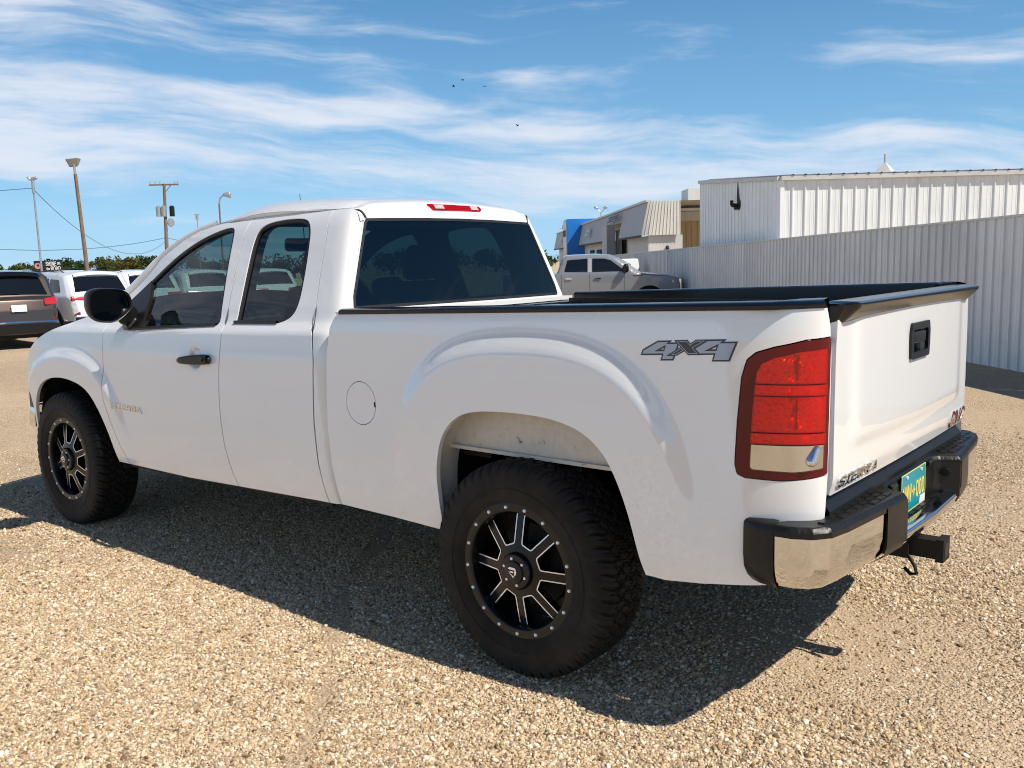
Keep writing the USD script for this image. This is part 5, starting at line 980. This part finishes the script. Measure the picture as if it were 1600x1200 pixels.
def car(t, paint, L, Wd, outline, arches, belt, wins, lower, kind, tumble=.24, rimm=None, arch_r=.42):
    """body with rounded edges from a side outline (x, z), wheel arches cut out, windows laid on it"""
    O = rnd(outline, .06); edge = O.exterior
    def Y(x, z):
        y = Wd/2-.03*np.clip((belt*.75-z)/.5, 0, 1)**2-np.clip(z-belt, 0, 2)*tumble-.02*sstep((z-belt+.06)/.12)
        cx = np.clip(np.abs(x-L/2)/(L/2)-.62, 0, .38)/.38; y = y-.16*cx**2.2
        d = shapely.distance(shapely.points(x, z), edge); r = .07; q = np.clip(1-d/r, 0, 1); return y-r*(1-np.sqrt(np.maximum(1-q*q, 0)))*np.where(z < .55, .4, 1)
    S = lambda x, z: np.stack([x-L/2, Y(x, z), z], -1)
    A = shapely.union_all([Point(a, arch_r*.88).buffer(arch_r*1.08) for a in arches])
    side_ = max(polys(O.difference(A)), key=lambda q: q.area)
    sm_ = panel(S, side_, h=.06, flange=.0)
    c_ = np.array(shapely.segmentize(edge, .06).coords); keep = c_[:, 1] > .34; k = int(np.argmax(~keep)); c_ = np.roll(c_[:-1], -k, axis=0); c_ = c_[c_[:, 1] > .34]
    y1 = Y(c_[:, 0], c_[:, 1]); tg_ = np.gradient(c_, axis=0); nn = np.stack([tg_[:, 1], -tg_[:, 0]], 1); nn /= np.linalg.norm(nn, axis=1)[:, None]+1e-9
    if (nn*(c_-c_.mean(0))).sum(1).mean() < 0: nn = -nn
    rows_ = []
    for v_ in np.linspace(1, -1, 13):
        cr_ = .05*(1-v_*v_); rows_.append(np.column_stack([c_[:, 0]-L/2+nn[:, 0]*cr_, y1*v_, c_[:, 1]+nn[:, 1]*cr_*.8]))
    st2 = grid(np.array(rows_)); o_ = ((st2.triangles_center-[0, 0, .8])*st2.face_normals).sum(1).mean(); st2 = st2 if o_ > 0 else flip(st2)
    obj('body', join(sm_, mirror(sm_), st2), paint, t, 35)
    obj('underbody', bx(-L/2+.25, L/2-.25, -Wd/2+.12, Wd/2-.12, .24, .5), FRAME, t)
    well = panel(lambda x, z: S(x, z)-[0, .18, 0], A.buffer(.03).intersection(O), h=.1, flange=0); obj('wheel_well', well, FRAME, t, True); obj('wheel_well', mirror(well), FRAME, t, True)
    arcm = panel(S, A.buffer(.05).difference(A).intersection(O.buffer(-.01)), h=.05, flange=.02, off=.008)
    if kind == 'suv': obj('arch_trim', arcm, PLASTIC, t, 35); obj('arch_trim', mirror(arcm), PLASTIC, t, 35)
    for s in (1, -1):
        M = (lambda q: q) if s > 0 else mirror
        for w in wins: obj('side_window', M(panel(S, rnd(w, .03), h=.06, flange=.006, off=.006)), GLASS_DARK, t, 35)
        obj('sill_cladding', M(panel(S, rnd(lower, .01).difference(A.buffer(.052)), h=.08, flange=.01, off=.008)), PLASTIC, t, 35)
        for a in arches: wheel_simple(t, a-L/2, s*(Wd/2-.15), arch_r*.88, .24, s, rimm or MILLED)
    return S, Y, O
def across(t, name, x0, z0, x1, z1, y0, y1, m, bul=.05, o=.012, r=.03):
    """panel across the car between two outline points (x, z), y0/y1 half widths at its lower and upper edge"""
    P = rnd([(-y0, 0), (y0, 0), (y1, 1), (-y1, 1)], min(r, .3*min(y0, 1)))
    L_ = math.hypot(x1-x0, z1-z0); nx_, nz_ = (-(z1-z0)/L_, (x1-x0)/L_)
    if nx_ > 0: nx_, nz_ = -nx_, -nz_
    S = lambda y, tt: np.stack([x0+(x1-x0)*tt+nx_*bul*(1-(y/max(y0, .5))**2), y, z0+(z1-z0)*tt+nz_*bul*(1-(y/max(y0, .5))**2)], -1)
    return obj(name, panel(S, P, h=.08, flange=.01, off=o, out=(-1, 0, .2)), m, t, 35)
SUVO = [(.02, .36), (.0, .60), (.03, .86), (.10, 1.08), (.20, 1.16), (.46, 1.56), (.52, 1.64), (.75, 1.70), (1.7, 1.735), (2.5, 1.70), (3.35, 1.20), (3.75, 1.13), (4.45, 1.02), (4.72, .85), (4.78, .6), (4.7, .36)]
SUVW = [[(.55, 1.20), (.72, 1.52), (1.18, 1.55), (1.22, 1.18)], [(1.30, 1.17), (1.27, 1.56), (2.05, 1.57), (2.10, 1.14)], [(2.20, 1.14), (2.15, 1.57), (2.50, 1.54), (3.10, 1.18), (3.05, 1.12)]]
SUVL = [(.02, .30), (.02, .45), (4.7, .45), (4.7, .30)]
def suv(name, label, loc, head, paint, lampw, group=None, sc=1.0, brown=False):
    t = thing(name, label, 'suv', (*loc, float(ground_z(*loc))), math.radians(head), group)
    S, Y, O = car(t, paint, 4.78, 1.90*sc, [(x, z*(1.0)) for x, z in SUVO], (.98, 3.84), 1.14, SUVW, SUVL, 'suv')
    rx = lambda x: x-2.39
    across(t, 'rear_window', rx(.215), 1.20, rx(.455), 1.56, .68*sc, .60*sc, GLASS_DARK, bul=.05)
    across(t, 'rear_spoiler', rx(.40), 1.575, rx(.50), 1.66, .60*sc, .58*sc, paint if not brown else GLASS_DARK, bul=.06, o=.03)
    across(t, 'rear_bumper', rx(-.02), .36, rx(-.02), .56, .80*sc, .84*sc, PLASTIC, bul=.07, o=.03)
    across(t, 'bumper_strip', rx(-.02), .57, rx(-.01), .60, .80*sc, .80*sc, CHROME if brown else paint, bul=.07, o=.035)
    pl_ = across(t, 'number_plate', rx(.02), .84, rx(.035), .99, .155, .155, PLATE_WHITE, bul=.001, o=.085, r=.01)
    for s in (1, -1):
        y_ = .80*sc; obj('tail_lamp', hull([((rx(.03), s*(y_-lampw), 1.00), .03), ((rx(.05), s*(y_-lampw), 1.10 if brown else 1.06), .025), ((rx(.12), s*y_, 1.0), .04), ((rx(.14), s*y_, 1.12 if brown else 1.06), .035), ((rx(.46), s*(.885*sc), 1.03), .015), ((rx(.44), s*(.885*sc), 1.12), .015)]), mat(f'car_lamp_{name}_{taken.get(("/World", name), 0)}_{s+1}', base_color=(.42, .012, .012), roughness=.12, coat_weight=1.0), t, 40)
        obj('reflector', hull([((rx(.01), s*.70*sc, .62), .02), ((rx(.05), s*.80*sc, .62), .02), ((rx(.01), s*.70*sc, .68), .02)]), EMBLEM_RED, t, 40)
        obj('door_mirror', hull([((rx(3.0), s*.98, 1.2), .06), ((rx(3.06), s*1.08, 1.22), .06), ((rx(3.0), s*.9, 1.16), .03)]), PLASTIC, t, 40)
        obj('roof_rail', tube([(rx(.9), s*.60*sc, 1.71), (rx(1.1), s*.60*sc, 1.76), (rx(2.2), s*.60*sc, 1.75), (rx(2.4), s*.60*sc, 1.69)], .015, 6), (CHROME if brown else PLASTIC), t, True)
    obj('rear_wiper', tube([(rx(.19), .05, 1.235), (rx(.225), -.25, 1.27)], .010, 5), SEAL, t, True)
    return t
BROWN = car_paint('brown_paint', (.060, .042, .032), .6, .35); SILVER = car_paint('silver_paint', (.64, .66, .69), .2, .32); CARWHITE = car_paint('car_white', (.72, .73, .74)); GREYM = car_paint('grey_silver_paint', (.20, .212, .24), .1, .33)
def rear_at(px, D, head, back=2.39):
    p = Wp(px, D); return p+back*dirv(head)
b1 = suv('parked_suv', 'brown suv with white rear plate parked at the far left edge', rear_at(40, 20.5, -8), -8, BROWN, .22, brown=True)
suv('parked_suv', 'pale silver suv showing its rear and left side beside the brown suv', rear_at(176, 24.5, 0), 0, SILVER, .50, sc=1.02)
suv('parked_suv', 'white suv third in the row, mostly hidden by the truck windscreen pillar', rear_at(255, 27.5, -6), -6, CARWHITE, .4)
suv('parked_suv', 'white suv fourth in the row, seen through the front door window', rear_at(345, 29, -6), -6, CARWHITE, .4)
suv('parked_suv', 'white suv furthest along the row, seen through the rear door window', rear_at(445, 31, -6), -6, CARWHITE, .4)
# silver crew cab pickup by the fence
PKO = [(.02, .45), (.0, .70), (.03, 1.26), (.10, 1.31), (1.80, 1.31), (1.86, 1.36), (2.02, 1.84), (2.14, 1.90), (3.0, 1.925), (3.55, 1.89), (3.80, 1.80), (4.42, 1.36), (4.55, 1.30), (5.55, 1.20), (5.80, 1.12), (5.86, .90), (5.88, .55), (5.80, .40), (.1, .40)]
PKW = [[(2.10, 1.38), (2.20, 1.76), (2.86, 1.80), (2.86, 1.36)], [(3.02, 1.36), (3.02, 1.80), (3.40, 1.79), (3.62, 1.73), (4.10, 1.37)]]
pc = Wp(1016, 31.0); hd_ = -150; loc = pc-(4.87-2.94)*dirv(hd_)
pk = thing('parked_pickup', 'silver crew cab pickup truck standing side on near the ribbed fence', 'pickup truck', (*loc, float(ground_z(*loc))), math.radians(hd_))
S, Y, O = car(pk, GREYM, 5.88, 2.02, PKO, (1.18, 4.87), 1.33, PKW, [(.1, .36), (.1, .46), (5.7, .46), (5.7, .36)], 'pickup', tumble=.22, arch_r=.46)
for s in (1, -1):
    M = (lambda q: q) if s > 0 else mirror
    for x_ in (2.0, 2.94, 4.06): obj('door_gap', M(panel(S, sbox(x_-.006, .5, x_+.006, 1.36), h=.1, flange=0, off=.002)), SEAL, pk, True)
    for x_ in (2.25, 3.2): obj('door_handle', M(panel(S, rnd([(x_-.11, 1.13), (x_+.11, 1.13), (x_+.11, 1.18), (x_-.11, 1.18)], .02), h=.03, flange=.03, off=.03)), CHROME, pk, 35)
    obj('door_pillar', M(panel(S, rnd([(2.885, 1.36), (2.995, 1.36), (2.995, 1.80), (2.885, 1.80)], .01), h=.05, flange=.006, off=.006)), BROWN if False else FASCIA, pk, 35)
    obj('door_mirror', M(join(hull([((4.05-2.94, .98, 1.40), .09), ((4.12-2.94, 1.12, 1.42), .10), ((4.12-2.94, 1.12, 1.52), .09)]), hull([((4.0-2.94, .9, 1.38), .04), ((4.1-2.94, .95, 1.36), .05)]))), GLOSSBLACK, pk, 40)
    obj('arch_lip', M(panel(S, shapely.union_all([Point(a, .405).buffer(.56) for a in (1.18, 4.87)]).difference(shapely.union_all([Point(a, .405).buffer(.495) for a in (1.18, 4.87)])).intersection(O.buffer(-.02)), h=.05, flange=.03, off=.03)), GREYM, pk, 35)
    obj('headlamp', M(hull([((5.75-2.94, .72, .98), .05), ((5.62-2.94, .88, 1.0), .05), ((5.75-2.94, .72, 1.1), .04), ((5.6-2.94, .88, 1.10), .04)])), mat('pk_lamp_%d' % (s+1), base_color=(.7, .72, .74), roughness=.08, coat_weight=1.0), pk, 40)
    obj('fender_badge', M(panel(S, rnd([(4.35, 1.20), (4.65, 1.20), (4.65, 1.235), (4.35, 1.235)], .005), h=.05, flange=0, off=.003)), EMBLEM_RED, pk, True)
obj('grille', bx(2.88, 2.95, -.7, .7, .72, 1.08), CHROME, pk); obj('front_bumper', rbox(2.78, 3.0, -.98, .98, .45, .68, .06), CHROME, pk, 40)
# white van nose peeping out behind the pickup hood
wc = Wp(984, 37.0); wv = thing('white_van', 'white van mostly hidden behind the silver pickup hood', 'van', (*wc, float(ground_z(*wc))), math.radians(-120))
obj('body', hull([((-1.6, -.45, .5), .08), ((-1.6, .45, .5), .08), ((.3, -.45, .5), .08), ((.3, .45, .5), .08), ((-1.6, -.42, 1.75), .06), ((-1.6, .42, 1.75), .06), ((.12, -.42, 1.75), .06), ((.12, .42, 1.75), .06)]), CARWHITE, wv, 40)
obj('windscreen', hull([((.30, -.36, 1.25), .02), ((.30, .36, 1.25), .02), ((.22, -.34, 1.66), .02), ((.22, .34, 1.66), .02)], 6), GLASS_DARK, wv); obj('bonnet', rbox(.3, 1.0, -.48, .48, .5, 1.05, .06), CARWHITE, wv, 40)
for x_ in (-1.2, .5):
    for s in (1, -1): wheel_simple(wv, x_, s*.42, .30, .18, s, MILLED)
